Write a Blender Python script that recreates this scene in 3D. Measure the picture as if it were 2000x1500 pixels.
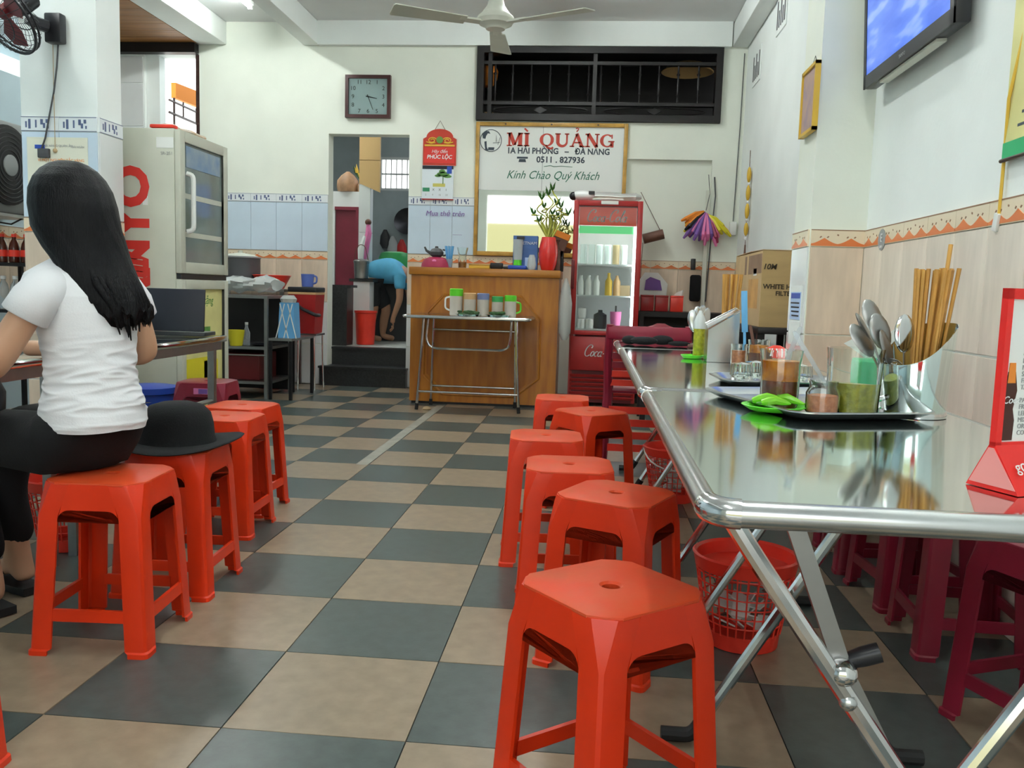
import bpy, bmesh, math, random
from mathutils import Vector, Matrix, Euler
random.seed(7)
SC=bpy.context.scene; COL=SC.collection
for o in list(bpy.data.objects): bpy.data.objects.remove(o)
PI=math.pi; R=math.radians

# ---------------- camera ----------------
cam_d=bpy.data.cameras.new('camera'); cam=bpy.data.objects.new('camera',cam_d); COL.objects.link(cam)
cam_d.sensor_width=36; cam_d.lens=1705/2000*36; cam_d.clip_start=.02
_yaw,_pit,_rol=R(-5.0),R(-6.08),R(1.71)
_f=Vector((math.sin(_yaw)*math.cos(_pit),math.cos(_yaw)*math.cos(_pit),math.sin(_pit)))
_r=Vector((math.cos(_yaw),-math.sin(_yaw),0)); _u=_r.cross(_f)
_r2=_r*math.cos(_rol)+_u*math.sin(_rol); _u2=_u*math.cos(_rol)-_r*math.sin(_rol)
cam.matrix_world=Matrix(((_r2.x,_u2.x,-_f.x,1.151),(_r2.y,_u2.y,-_f.y,-1.715),(_r2.z,_u2.z,-_f.z,.945),(0,0,0,1)))
SC.camera=cam

# ---------------- world, lights, exposure ----------------
W=bpy.data.worlds.new('world'); SC.world=W; W.use_nodes=True
nt=W.node_tree; bg=nt.nodes['Background']
tc=nt.nodes.new('ShaderNodeTexCoord'); sx=nt.nodes.new('ShaderNodeSeparateXYZ'); cr=nt.nodes.new('ShaderNodeValToRGB')
nt.links.new(tc.outputs['Generated'],sx.inputs[0]); nt.links.new(sx.outputs['Z'],cr.inputs[0]); nt.links.new(cr.outputs[0],bg.inputs[0])
cr.color_ramp.elements[0].position=0.0; cr.color_ramp.elements[0].color=(.95,.98,.93,1)
cr.color_ramp.elements[1].position=.6; cr.color_ramp.elements[1].color=(.86,.94,1,1)
bg.inputs[1].default_value=2.1
SC.view_settings.view_transform='Standard'; SC.view_settings.look='None'; SC.view_settings.gamma=1
SC.view_settings.exposure=0.85; SC.view_settings.use_curve_mapping=False
TUBE_W=16.0

# ---------------- materials ----------------
def mat(name,col,rough=.5,metal=0,var=0.0,vs=6,bump=0,bs=40,trans=0,ior=1.45,emis=None,es=0,coat=0,spec=.5,stretch=None,alpha=1,col2=None,rvar=0):
    m=bpy.data.materials.new(name); m.use_nodes=True; n=m.node_tree.nodes; l=m.node_tree.links; b=n['Principled BSDF']
    b.inputs['Base Color'].default_value=(*col,1); b.inputs['Roughness'].default_value=rough; b.inputs['Metallic'].default_value=metal
    b.inputs['Transmission Weight'].default_value=trans; b.inputs['IOR'].default_value=ior; b.inputs['Coat Weight'].default_value=coat
    b.inputs['Specular IOR Level'].default_value=spec; b.inputs['Alpha'].default_value=alpha
    if emis: b.inputs['Emission Color'].default_value=(*emis,1); b.inputs['Emission Strength'].default_value=es
    if var or bump or col2 or rvar:
        t=n.new('ShaderNodeTexCoord'); mp=n.new('ShaderNodeMapping'); l.new(t.outputs['Object'],mp.inputs[0])
        if stretch: mp.inputs['Scale'].default_value=stretch
        nz=n.new('ShaderNodeTexNoise'); nz.inputs['Scale'].default_value=vs; nz.inputs['Detail'].default_value=5; l.new(mp.outputs[0],nz.inputs['Vector'])
        if var or col2:
            rp=n.new('ShaderNodeValToRGB'); l.new(nz.outputs['Fac'],rp.inputs[0])
            c2=col2 or tuple(min(1,c*(1+var)) for c in col); c1=col if col2 else tuple(c*(1-var) for c in col)
            rp.color_ramp.elements[0].position=.35; rp.color_ramp.elements[1].position=.68
            rp.color_ramp.elements[0].color=(*c1,1); rp.color_ramp.elements[1].color=(*c2,1); l.new(rp.outputs[0],b.inputs['Base Color'])
        if rvar:
            mr=n.new('ShaderNodeMapRange'); mr.inputs['To Min'].default_value=max(0,rough-rvar); mr.inputs['To Max'].default_value=rough+rvar
            l.new(nz.outputs['Fac'],mr.inputs['Value']); l.new(mr.outputs[0],b.inputs['Roughness'])
        if bump:
            n2=n.new('ShaderNodeTexNoise'); n2.inputs['Scale'].default_value=bs; n2.inputs['Detail'].default_value=4; l.new(mp.outputs[0],n2.inputs['Vector'])
            bp=n.new('ShaderNodeBump'); bp.inputs['Strength'].default_value=bump; bp.inputs['Distance'].default_value=.01
            l.new(n2.outputs['Fac'],bp.inputs['Height']); l.new(bp.outputs[0],b.inputs['Normal'])
    return m
M={}
def dm(k,*a,**kw): M[k]=mat(k,*a,**kw)
dm('plaster',(.82,.85,.76),.75,var=.05,vs=1.6,bump=.06,bs=60)
dm('plaster_cool',(.83,.87,.85),.75,var=.05,vs=1.4,bump=.06,bs=60)
dm('ceiling',(.78,.79,.79),.8,var=.04,vs=1.5)
dm('tile_beige',(.72,.58,.45),.22,var=.12,vs=3,stretch=(5,5,.9),coat=.2)
dm('tile_beige_lit',(.80,.71,.61),.22,var=.09,vs=3,stretch=(5,5,.9),coat=.2)  # beige tile with the near wall's light put into a lighter, cooler colour
dm('tile_white',(.74,.76,.76),.18,var=.04,vs=3,coat=.2)
dm('tile_blue',(.62,.74,.86),.15,var=.06,vs=2,coat=.2)
dm('border_cream',(.82,.70,.52),.25); dm('border_orange',(.72,.20,.06),.3); dm('border_white',(.80,.84,.86),.2); dm('border_navy',(.10,.13,.25),.3)
dm('border_brown',(.30,.16,.09),.4)
dm('floor_dark',(.068,.088,.082),.32,var=.16,vs=22,bump=.02,bs=120,rvar=.06)
dm('floor_light',(.29,.225,.155),.34,var=.12,vs=18,bump=.02,bs=120,rvar=.06)
dm('floor_strip',(.34,.33,.28),.4,var=.12,vs=12)
dm('grout',(.045,.045,.04),.9)
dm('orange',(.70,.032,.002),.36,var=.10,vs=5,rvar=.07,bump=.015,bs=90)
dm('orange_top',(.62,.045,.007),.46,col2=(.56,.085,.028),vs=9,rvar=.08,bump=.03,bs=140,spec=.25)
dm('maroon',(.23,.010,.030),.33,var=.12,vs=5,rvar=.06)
dm('redplastic',(.80,.045,.025),.35,var=.08,vs=8)
dm('steel',(.74,.83,.82),.075,1,var=.04,vs=3,bump=.004,bs=3,rvar=.03)
dm('chrome',(.72,.72,.72),.12,1,var=.08,vs=9)
dm('brushed',(.60,.61,.61),.26,1,var=.06,vs=12,stretch=(1,1,.1))
dm('bluntsteel',(.36,.36,.35),.35,1,var=.1,vs=8)
dm('blackrubber',(.012,.012,.013),.6); dm('blackplastic',(.016,.016,.019),.35); dm('blackmetal',(.02,.02,.022),.35,.5)
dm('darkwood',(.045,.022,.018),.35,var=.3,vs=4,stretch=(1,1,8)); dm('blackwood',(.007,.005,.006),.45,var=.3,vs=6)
dm('wood',(.46,.165,.014),.35,col2=(.33,.10,.008),vs=3.2,stretch=(6,6,.7),bump=.03,bs=14,coat=.25)
dm('woodedge',(.46,.18,.018),.35,col2=(.33,.115,.010),vs=3,stretch=(.8,6,6),coat=.25)
dm('goldwood',(.50,.28,.055),.4,var=.25,vs=9)
dm('ceilwood',(.30,.13,.035),.5,var=.25,vs=3,stretch=(.6,8,8))
dm('white',(.82,.83,.82),.45); dm('whiteplastic',(.80,.81,.78),.35); dm('paper',(.82,.83,.80),.7); dm('offwhite',(.66,.67,.58),.4,var=.04,vs=5)
dm('fridgegrey',(.55,.56,.47),.35,var=.05,vs=4); dm('fridgeedge',(.42,.43,.36),.35)
dm('redletter',(.68,.04,.03),.45); dm('signred',(.50,.045,.025),.5); dm('signnavy',(.035,.05,.07),.5); dm('signgreen',(.03,.16,.10),.5)
dm('cokered',(.36,.018,.018),.32,var=.08,vs=4); dm('cokedark',(.13,.01,.012),.4)
dm('glass',(.92,.97,.95),.02,trans=1,ior=1.45); dm('winglass',(.80,.88,.87),.03,trans=1,ior=1.2)
dm('mirror',(.86,.88,.85),.02,1)
dm('plasticbag',(.86,.90,.88),.18,trans=.55,ior=1.2,bump=.5,bs=14); dm('clearplastic',(.80,.86,.90),.1,trans=.75,ior=1.3)
dm('skin',(.56,.32,.20),.5,var=.05,vs=7); dm('skin_dark',(.42,.22,.13),.5,var=.06,vs=7)
dm('hair',(.0035,.0035,.0045),.45,var=.3,vs=10,stretch=(16,16,.8),bump=.4,bs=22,spec=.18)
dm('tshirt',(.78,.79,.82),.8,var=.02,vs=10,bump=.08,bs=220); dm('blackcloth',(.0035,.0035,.0045),.9,bump=.12,bs=160); dm('felt',(.0035,.004,.005),.95,bump=.2,bs=220)
dm('blueshirt',(.10,.42,.66),.7,var=.08,vs=8,bump=.2,bs=22); dm('shorts',(.02,.022,.025),.8)
dm('bamboo',(.66,.34,.07),.45,var=.2,vs=14,stretch=(4,4,.4)); dm('bamboodark',(.50,.24,.045),.45,var=.2,vs=14)
dm('limegreen',(.12,.62,.03),.3); dm('green',(.02,.42,.16),.35); dm('basingreen',(.05,.36,.10),.35); dm('leaf',(.09,.24,.05),.5,var=.3,vs=30); dm('stalk',(.42,.42,.07),.45,var=.25,vs=18)
dm('chili',(.20,.55,.03),.25,var=.2,vs=14); dm('sauce_dark',(.22,.045,.010),.25,var=.3,vs=30); dm('sauce_oil',(.88,.30,.008),.2,col2=(.50,.12,.004),vs=30); dm('pickle',(.48,.46,.03),.3,col2=(.26,.27,.02),vs=60,bump=.5,bs=70); dm('chilisauce',(.78,.28,.12),.3,col2=(.55,.16,.06),vs=90)
dm('blue',(.02,.07,.42),.35); dm('bluemug',(.10,.16,.50),.35); dm('lightblue',(.14,.42,.75),.35); dm('navy',(.007,.008,.016),.45)
dm('yellow',(.70,.62,.03),.4); dm('posteryellow',(.70,.66,.28),.5,var=.08,vs=6); dm('gold',(.72,.45,.05),.4); dm('purple',(.20,.10,.36),.7); dm('pink',(.75,.20,.42),.6); dm('magenta',(.30,.02,.07),.35); dm('orangecloth',(.80,.25,.03),.7)
dm('card',(.48,.33,.15),.75,var=.06,vs=5,stretch=(1,1,6)); dm('cardlight',(.55,.38,.20),.75,var=.08,vs=5); dm('cardink',(.05,.035,.02),.8)
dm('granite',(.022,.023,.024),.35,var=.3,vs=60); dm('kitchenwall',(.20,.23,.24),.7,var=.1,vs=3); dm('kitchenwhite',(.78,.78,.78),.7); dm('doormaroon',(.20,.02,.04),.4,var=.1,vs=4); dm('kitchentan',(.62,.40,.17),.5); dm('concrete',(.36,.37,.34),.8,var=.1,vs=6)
dm('red',(.70,.025,.02),.22,coat=.4); dm('calred',(.50,.04,.02),.45); dm('brownbag',(.36,.20,.11),.6,var=.3,vs=9); dm('brown',(.14,.06,.04),.5,var=.2,vs=6); dm('grey',(.32,.33,.33),.5); dm('darkgrey',(.06,.06,.065),.5); dm('tan',(.50,.36,.20),.6)
dm('menured',(.80,.02,.015),.3); dm('menupink',(.85,.30,.28),.3); dm('cola',(.06,.012,.006),.12); dm('herb',(.03,.08,.02),.7,var=.4,vs=50); dm('skyblue',(.45,.60,.85),.4)
dm('frosted',(.66,.70,.70),.3); dm('lamp',(1,1,1),.3,emis=(.94,1,.97),es=95.0); dm('coollight',(1,1,1),.3,emis=(.92,.98,1),es=8); dm('redlight',(1,.1,.05),.3,emis=(1,.12,.04),es=8)
dm('street',(.35,.35,.34),.8); dm('facade',(.36,.33,.16),.8); dm('ceramic',(.80,.78,.74),.2)

# ---------------- mesh helpers ----------------
class MB:
    def __init__(s): s.b=bmesh.new()
    def face(s,pts,mi=0):
        v=[s.b.verts.new(p) for p in pts]
        try: f=s.b.faces.new(v); f.material_index=mi; return f
        except ValueError: return None
    def box(s,c,d,rz=0,bev=0,mi=0,rot=None,taper=1):
        hx,hy,hz=d[0]/2,d[1]/2,d[2]/2
        m=Matrix.Translation(c)@(rot.to_matrix().to_4x4() if rot else Matrix.Rotation(rz,4,'Z'))
        P=[(x*hx*(taper if z>0 else 1),y*hy*(taper if z>0 else 1),z*hz) for z in(-1,1) for x,y in((-1,-1),(1,-1),(1,1),(-1,1))]
        v=[s.b.verts.new(m@Vector(p)) for p in P]; fs=[]
        for q in((3,2,1,0),(4,5,6,7),(0,1,5,4),(1,2,6,5),(2,3,7,6),(3,0,4,7)):
            f=s.b.faces.new([v[i] for i in q]); f.material_index=mi; fs.append(f)
        if bev:
            es={e for f in fs for e in f.edges}
            bmesh.ops.bevel(s.b,geom=list(es),offset=bev,segments=2,profile=.5,affect='EDGES')
        return s
    def b2(s,a,b,**k):
        return s.box([(a[i]+b[i])/2 for i in range(3)],[abs(b[i]-a[i]) for i in range(3)],**k)
    def loft(s,rings,closed=True,cap=True,mi=0):
        V=[[s.b.verts.new(p) for p in r] for r in rings]; n=len(V[0])
        for a,b in zip(V,V[1:]):
            for i in range(n if closed else n-1):
                j=(i+1)%n
                f=s.b.faces.new((a[i],a[j],b[j],b[i])); f.material_index=mi
        if cap and closed:
            for r in(V[0][::-1],V[-1]):
                try: f=s.b.faces.new(r); f.material_index=mi
                except ValueError: pass
        return s
    def lathe(s,prof,c=(0,0,0),n=24,cap=True,mi=0,axis=None):
        rings=[]
        q=Vector((0,0,1)).rotation_difference(Vector(axis)).to_matrix() if axis else None
        for r,z in prof:
            rg=[]
            for i in range(n):
                p=Vector((max(r,.0003)*math.cos(2*PI*i/n),max(r,.0003)*math.sin(2*PI*i/n),z))
                if q: p=q@p
                rg.append(p+Vector(c))
            rings.append(rg)
        return s.loft(rings,cap=cap,mi=mi)
    def cyl(s,a,b,r,r2=None,n=12,mi=0):
        a=Vector(a);b=Vector(b); return s.lathe([(r,0),(r if r2 is None else r2,(b-a).length)],a,n,axis=(b-a),mi=mi)
    def tube(s,path,r,n=8,closed=False,mi=0,fil=0):
        P=[Vector(p) for p in path]
        if fil:
            Q=[P[0]]
            for a,b,c in zip(P,P[1:],P[2:]):
                d1=min(fil,(a-b).length*.45); d2=min(fil,(c-b).length*.45)
                s0=b+(a-b).normalized()*d1; s1=b+(c-b).normalized()*d2
                for k in range(5):
                    t=k/4; Q.append(s0*(1-t)**2+b*2*t*(1-t)+s1*t*t)
            P=Q+[P[-1]]
        N=len(P); rings=[]; ref=None
        for i in range(N):
            a=P[i-1] if i>0 or closed else P[0]; b=P[(i+1)%N] if i<N-1 or closed else P[-1]
            t=(b-a).normalized()
            if ref is None: ref=t.orthogonal().normalized()
            ref=(ref-t*ref.dot(t)).normalized(); bi=t.cross(ref)
            rr=r[i] if isinstance(r,(list,tuple)) else r
            rings.append([P[i]+ref*rr*math.cos(2*PI*k/n)+bi*rr*math.sin(2*PI*k/n) for k in range(n)])
        if closed: rings.append(rings[0])
        return s.loft(rings,cap=not closed,mi=mi)
    def prism(s,poly,d,mi=0):   # polygon (list of 3D points), extruded by vector d
        d=Vector(d); a=[Vector(p) for p in poly]; return s.loft([a,[p+d for p in a]],mi=mi)
    def sphere(s,c,r,sc=(1,1,1),n=12,mi=0,rot=None):
        m=Matrix.Translation(c)@(rot.to_matrix().to_4x4() if rot else Matrix.Identity(4))@Matrix.Diagonal((sc[0],sc[1],sc[2],1))
        g=bmesh.ops.create_uvsphere(s.b,u_segments=n,v_segments=max(6,n*2//3),radius=r,matrix=m)
        if mi:
            for v in g['verts']:
                for f in v.link_faces: f.material_index=mi
        return s
    def shift(s,d): bmesh.ops.translate(s.b,verts=s.b.verts[:],vec=Vector(d)); return s
    def rot(s,a,ax,c=(0,0,0)): bmesh.ops.rotate(s.b,verts=s.b.verts[:],cent=c,matrix=Matrix.Rotation(a,3,ax)); return s
    def mesh(s,name,mats,sharp=35):
        bmesh.ops.remove_doubles(s.b,verts=s.b.verts[:],dist=1e-6)
        bmesh.ops.recalc_face_normals(s.b,faces=s.b.faces[:])
        me=bpy.data.meshes.new(name); s.b.to_mesh(me); s.b.free()
        for m in(mats if isinstance(mats,(list,tuple)) else [mats]): me.materials.append(M[m] if isinstance(m,str) else m)
        if sharp is not None:
            me.shade_smooth(); me.set_sharp_from_angle(angle=R(sharp))
        return me
def link(name,me,parent=None,loc=(0,0,0),rot=(0,0,0)):
    o=bpy.data.objects.new(name,me); COL.objects.link(o); o.location=loc; o.rotation_euler=rot
    if parent: o.parent=parent
    return o
def part(name,mb,mats,parent,loc=(0,0,0),rot=(0,0,0),label=None,stuff=False,world=False,sharp=35):
    if world: loc=tuple(-c for c in parent.location)
    o=link(name,mb.mesh(name,mats,sharp),parent,loc,rot)
    if label: o['label']=label
    if stuff: o['kind']='stuff'
    return o
def tag(o,label,cat,group=None):
    o['label']=label; o['category']=cat
    if group: o['group']=group
    return o
def thing(name,label,cat,loc=(0,0,0),rz=0,group=None):
    o=link(name,None,None,loc,(0,0,rz)); return tag(o,label,cat,group)
def single(name,mb,mats,label,cat,loc=(0,0,0),rot=(0,0,0),group=None,sharp=35):
    return tag(link(name,mb.mesh(name,mats,sharp),None,loc,rot),label,cat,group)
def struct(name,mb,mats,sharp=35):
    o=link(name,mb.mesh(name,mats,sharp)); o['kind']='structure'; return o
def kids(o): return [c for c in bpy.data.objects if c.parent==o]
def dup(root,loc,rz=0,label=None,group=None):
    r=root.copy(); COL.objects.link(r); r.location=loc; r.rotation_euler=(0,0,rz)
    if label: r['label']=label
    if group: r['group']=group
    for ch in kids(root):
        c=ch.copy(); COL.objects.link(c); c.parent=r
        for g in kids(ch):
            d=g.copy(); COL.objects.link(d); d.parent=c
    return r
def text(name,s,size,m,parent,loc,rot=(PI/2,0,0),ext=.001,shear=0,off=0,align='CENTER',sx=1,sp=1,world=False,label=None):
    cu=bpy.data.curves.new(name,'FONT'); cu.body=s; cu.size=size; cu.extrude=ext; cu.shear=shear; cu.offset=off; cu.align_x=align; cu.align_y='CENTER'; cu.resolution_u=3; cu.space_character=sp
    t=bpy.data.objects.new(name,cu); COL.objects.link(t); bpy.context.view_layer.update()
    if off:      # an offset outline can spike: fall back to the plain one
        d1=t.dimensions.copy(); cu.offset=0; bpy.context.view_layer.update(); d0=t.dimensions.copy()
        if d1.x-d0.x<6*off+.004 and d1.y-d0.y<6*off+.004: cu.offset=off; bpy.context.view_layer.update()
    me=bpy.data.meshes.new_from_object(t.evaluated_get(bpy.context.evaluated_depsgraph_get())); bpy.data.objects.remove(t)
    me.name=name
    me.materials.clear(); me.materials.append(M[m])
    if world: loc=tuple(Vector(loc)-parent.location)
    o=link(name,me,parent,loc,rot); o.scale=(sx,1,1)
    if label: o['label']=label
    return o
def skin_mesh(J,E,sub=2,root=0):
    me=bpy.data.meshes.new('s'); me.from_pydata([j[0] for j in J],E,[]); o=bpy.data.objects.new('s',me); COL.objects.link(o)
    sm=o.modifiers.new('k','SKIN'); sm.use_smooth_shade=True
    if sub: o.modifiers.new('u','SUBSURF').levels=sub
    for i,j in enumerate(J):
        r=j[1]; me.skin_vertices[0].data[i].radius=r if isinstance(r,(tuple,list)) else (r,r); me.skin_vertices[0].data[i].use_root=(i==root)
    bpy.context.view_layer.update()
    m2=bpy.data.meshes.new_from_object(o.evaluated_get(bpy.context.evaluated_depsgraph_get())); bpy.data.objects.remove(o)
    b=MB(); b.b.from_mesh(m2); bpy.data.meshes.remove(m2); return b
def ellring(c,u,v,n=20,a0=0): return [Vector(c)+Vector(u)*math.cos(2*PI*k/n+a0)+Vector(v)*math.sin(2*PI*k/n+a0) for k in range(n)]
def rrect(w,h,r,n=4):  # rounded rectangle outline in 2D
    o=[]
    for cx,cy,a in((w/2-r,h/2-r,0),(-w/2+r,h/2-r,PI/2),(-w/2+r,-h/2+r,PI),(w/2-r,-h/2+r,1.5*PI)):
        for k in range(n+1): t=a+PI/2*k/n; o.append((cx+r*math.cos(t),cy+r*math.sin(t)))
    return o
# ---------------- floor ----------------
fl=struct('floor',MB().b2((-4.2,-4.2,-.2),(2.7,6.6,-.005)),'grout')
def floor_tile(nm): 
    b=MB().box((0,0,-.0045),(.397,.397,.009)); 
    return b.mesh('tile',nm,None)
ft=[floor_tile('floor_dark'),floor_tile('floor_light')]
for i in range(-7,6):
    for j in range(-2,16):
        o=link('tile',ft[(i+j)%2],fl,(i*.4+.2,j*.4+.2,random.uniform(-.0004,.0004)))
b=MB()
for i in range(-10,6):
    for j in range(-10,16):
        if j<-2 or i<-7: b.box((i*.4+.2,j*.4+.2,-.0045),(.397,.397,.009),mi=(i+j)%2)
part('tile_field',b,['floor_dark','floor_light'],fl,stuff=True)
part('inlay_strip',MB().b2((-.066,2.78,-.004),(-.002,5.25,.0012)),'floor_strip',fl)

# ---------------- tiles for walls ----------------
_tc={}
def tile_mesh(w,h,m):
    k=(round(w,3),round(h,3),m)
    if k not in _tc: 
        b=MB(); e=.0025
        b.loft([[(-w/2+.001,.004,-h/2+.001),(w/2-.001,.004,-h/2+.001),(w/2-.001,.004,h/2-.001),(-w/2+.001,.004,h/2-.001)],
                [(-w/2+.001,-.002,-h/2+.001),(w/2-.001,-.002,-h/2+.001),(w/2-.001,-.002,h/2-.001),(-w/2+.001,-.002,h/2-.001)],
                [(-w/2+e,-.004,-h/2+e),(w/2-e,-.004,-h/2+e),(w/2-e,-.004,h/2-e),(-w/2+e,-.004,h/2-e)]])
        _tc[k]=b.mesh('tile',m,None)
    return _tc[k]
def border_mesh(w,kind):
    k=(round(w,3),kind)
    if k in _tc: return _tc[k]
    b=MB(); h=.076
    b.b2((-w/2+.001,-.005,-h/2),(w/2-.001,.004,h/2),mi=0); f=-.0062
    if kind=='orange':
        n=24; cusp=w/4
        top=[]
        for q in range(n+1):
            u=-w/2+.0015+(w-.003)*q/n; d=min(abs(u-cusp),abs(u+cusp)); top.append((u,-.026+.027*max(0,1-d/cusp)**1.5))
        for (u0,z0),(u1,z1) in zip(top,top[1:]): b.prism([(u0,f,-h/2+.003),(u1,f,-h/2+.003),(u1,f,z1),(u0,f,z0)],(0,.0015,0),mi=1)
        for c in(-cusp,cusp):
            for du,dz,s in((-.016,.004,.006),(.016,.004,.006)):
                b.prism([(c+du-s,f,dz-.002),(c+du,f,dz-.004),(c+du+s,f,dz+.003),(c+du,f,dz+.005)],(0,.0015,0),mi=2)
        b.prism([(-.004,f,.012),(.004,f,.010),(.005,f,.016),(-.003,f,.018)],(0,.0015,0),mi=2)
        b.prism([(-w/2+.001,f,h/2-.004),(w/2-.001,f,h/2-.004),(w/2-.001,f,h/2),(-w/2+.001,f,h/2)],(0,.0015,0),mi=2)
        ms=['border_cream','border_orange','border_brown']
    else:
        def rc(x0,z0,x1,z1): b.prism([(x0,f,z0),(x1,f,z0),(x1,f,z1),(x0,f,z1)],(0,.0015,0),mi=1)
        rc(-w/2+.001,h/2-.004,w/2-.001,h/2-.001); rc(-w/2+.001,-h/2+.001,w/2-.001,-h/2+.003)
        for x0,z0,x1,z1 in((-.095,-.02,-.085,.012),(-.075,-.026,-.06,.024),(-.03,-.02,-.02,.02),(.005,-.004,.022,.024),(.022,-.022,.036,.004),(.04,.004,.056,.024),(.05,-.024,.06,-.008)): rc(x0*w/.25,z0,x1*w/.25,z1)
        ms=['border_white','border_navy']
    _tc[k]=b.mesh('border_tile',ms,None); return _tc[k]
def tile_run(par,a0,a1,rows,plane,face,w=.25,borders=()):
    # face: 'S' faces -y (a = x), 'W' faces -x (a = y), 'E' faces +x (a = y)
    n=max(1,round((a1-a0)/w)); w=(a1-a0)/n; rz={'S':0,'W':-PI/2,'E':PI/2}[face]
    def put(me,a,z,nm):
        loc=(a,plane-.004,z) if face=='S' else ((plane-.004,a,z) if face=='W' else (plane+.004,a,z))
        link(nm,me,par,loc,(0,0,rz))
    for k in range(n):
        a=a0+w*(k+.5)
        for z0,z1,m in rows: put(tile_mesh(w,z1-z0,m),a,(z0+z1)/2,'tile')
        for z,kind in borders: put(border_mesh(w,kind),a,z,'border_tile')
BE=[(0.005,.385,'tile_beige'),(.39,.785,'tile_beige'),(.79,1.185,'tile_beige')]
BL=BE+[(1.265,1.715,'tile_blue')]
BW=[(0.005,.385,'tile_white'),(.39,.785,'tile_white'),(.79,1.185,'tile_beige')]+[(1.265,1.715,'tile_blue')]

# ---------------- walls ----------------
y0,y1=6.45,6.60
b=MB()
for x0,x1,z0,z1 in((-2.6,-1.35,0,3.36),(-1.35,-.585,2.355,3.36),(-.585,.03,0,3.36),(.03,1.425,0,2.49),(1.425,2.19,2.17,2.49),(2.19,2.5,0,2.49),(2.24,2.5,2.49,3.36),(.03,2.24,3.145,3.36)):
    b.b2((x0,y0,z0),(x1,y1,z1))
b.b2((1.425,y0+.05,0),(2.19,y1,2.17))
wb=struct('wall_back',b,'plaster')
tile_run(wb,-2.6,-1.352,BW,y0,'S',borders=((1.225,'orange'),(1.755,'blue')))
tile_run(wb,-.583,.04,BW,y0,'S',w=.21,borders=((1.225,'orange'),(1.755,'blue')))
tile_run(wb,.04,1.42,[(.79,1.185,'tile_beige')],y0,'S',borders=((1.225,'orange'),))
tile_run(wb,2.19,2.44,BE,y0,'S',borders=((1.225,'orange'),))
tile_run(wb,1.427,2.19,BE,y0+.05,'S',borders=((1.225,'orange'),))
# near right wall, column, far right wall
b=MB().b2((2.375,-4.2,0),(2.6,2.4,3.36)); wr=struct('wall_right',b,'plaster_cool')
tile_run(wr,-.1,2.395,[(a_,c_,'tile_beige_lit') for a_,c_,_q in BE],2.375,'W',borders=((1.225,'orange'),))
b=MB().b2((2.128,2.4,0),(2.6,2.72,3.36)); wc=struct('wall_column_right',b,'plaster')
tile_run(wc,2.13,2.367,BE,2.4,'S',borders=((1.225,'orange'),))
tile_run(wc,2.405,2.715,[(0.005,.385,'tile_white'),(.39,.785,'tile_white'),(.79,1.185,'tile_white')],2.128,'W',borders=((1.225,'orange'),))
b=MB().b2((2.45,2.72,0),(2.6,6.6,3.36)); wf=struct('wall_right_far',b,'plaster_cool')
tile_run(wf,2.75,6.44,[(.79,1.185,'tile_beige')],2.45,'W',borders=((1.225,'orange'),))
# left column
b=MB().b2((-1.915,2.81,0),(-1.487,3.045,3.36)); wl=struct('wall_column_left',b,'plaster_cool')
tile_run(wl,-1.913,-1.489,[(0.005,.385,'tile_beige'),(.39,.785,'tile_beige'),(.79,1.185,'tile_beige'),(1.265,1.715,'tile_blue')],2.81,'S',w=.22,borders=((1.225,'orange'),(1.755,'blue')))
tile_run(wl,2.812,3.043,[(0.005,.385,'tile_beige'),(.39,.785,'tile_beige'),(.79,1.185,'tile_beige'),(1.265,1.715,'tile_white')],-1.487,'E',borders=((1.225,'orange'),(1.755,'blue')))
# left wall with a high opening, then an alcove behind it
b=MB().b2((-2.75,-4.2,0),(-2.6,4.2,2.23)).b2((-2.75,-4.2,2.39),(-2.6,4.2,2.60)).b2((-2.75,-4.2,3.0),(-2.6,4.2,3.36)).b2((-2.75,4.05,2.23),(-2.6,4.2,3.0)).b2((-2.75,-4.2,2.2),(-2.6,2.6,3.36))
wlf=struct('wall_left',b,mat('bluewash',(.50,.62,.68),.7,var=.05,vs=2))
tile_run(wlf,2.9,4.15,[(.79,1.185,'tile_beige')],-2.6,'E',borders=((1.225,'orange'),))
b=MB().b2((-4.2,6.45,0),(-3.14,6.6,3.36)).b2((-3.14,6.45,0),(-2.6,6.6,1.55)).b2((-3.14,6.45,3.06),(-2.6,6.6,3.36)).b2((-4.35,4.05,0),(-4.2,6.6,3.36)).b2((-4.2,4.05,0),(-2.75,4.2,3.36))
b.b2((-3.138,6.49,1.55),(-3.01,6.6,3.06))
wa=struct('wall_alcove',b,'plaster_cool')
tile_run(wa,-3.95,-3.15,[(z,z+.395,'tile_white') for z in(1.2,1.6,2.0,2.4)]+[(2.8,3.04,'tile_white')],6.45,'S',w=.4)
struct('trim_1',MB().b2((-4.2,6.36,3.06),(-2.605,6.449,3.148)),'blackwood')
b=MB()
for k in range(11): b.b2((-4.2,4.2+k*.2,3.15),(-2.6,4.394+k*.2,3.17))
b.b2((-4.2,4.2,3.17),(-2.6,6.45,3.3)); struct('ceiling_alcove',b,'ceilwood')
# ceiling and beams
ce=struct('ceiling',MB().b2((-4.2,-4.2,3.36),(2.6,6.6,3.5)),'ceiling')
for nm,x0,x1 in(('trim_2',-2.6,-2.33),('trim_3',-1.6,-1.445),('trim_4',2.31,2.449)):
    struct(nm,MB().b2((x0,-4.0 if nm!='trim_4' else 2.73,3.15),(x1,6.449,3.359),bev=.012),'plaster_cool')
struct('trim_5',MB().b2((-1.445,6.39,3.145),(2.30,6.449,3.359)),'plaster_cool')
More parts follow.
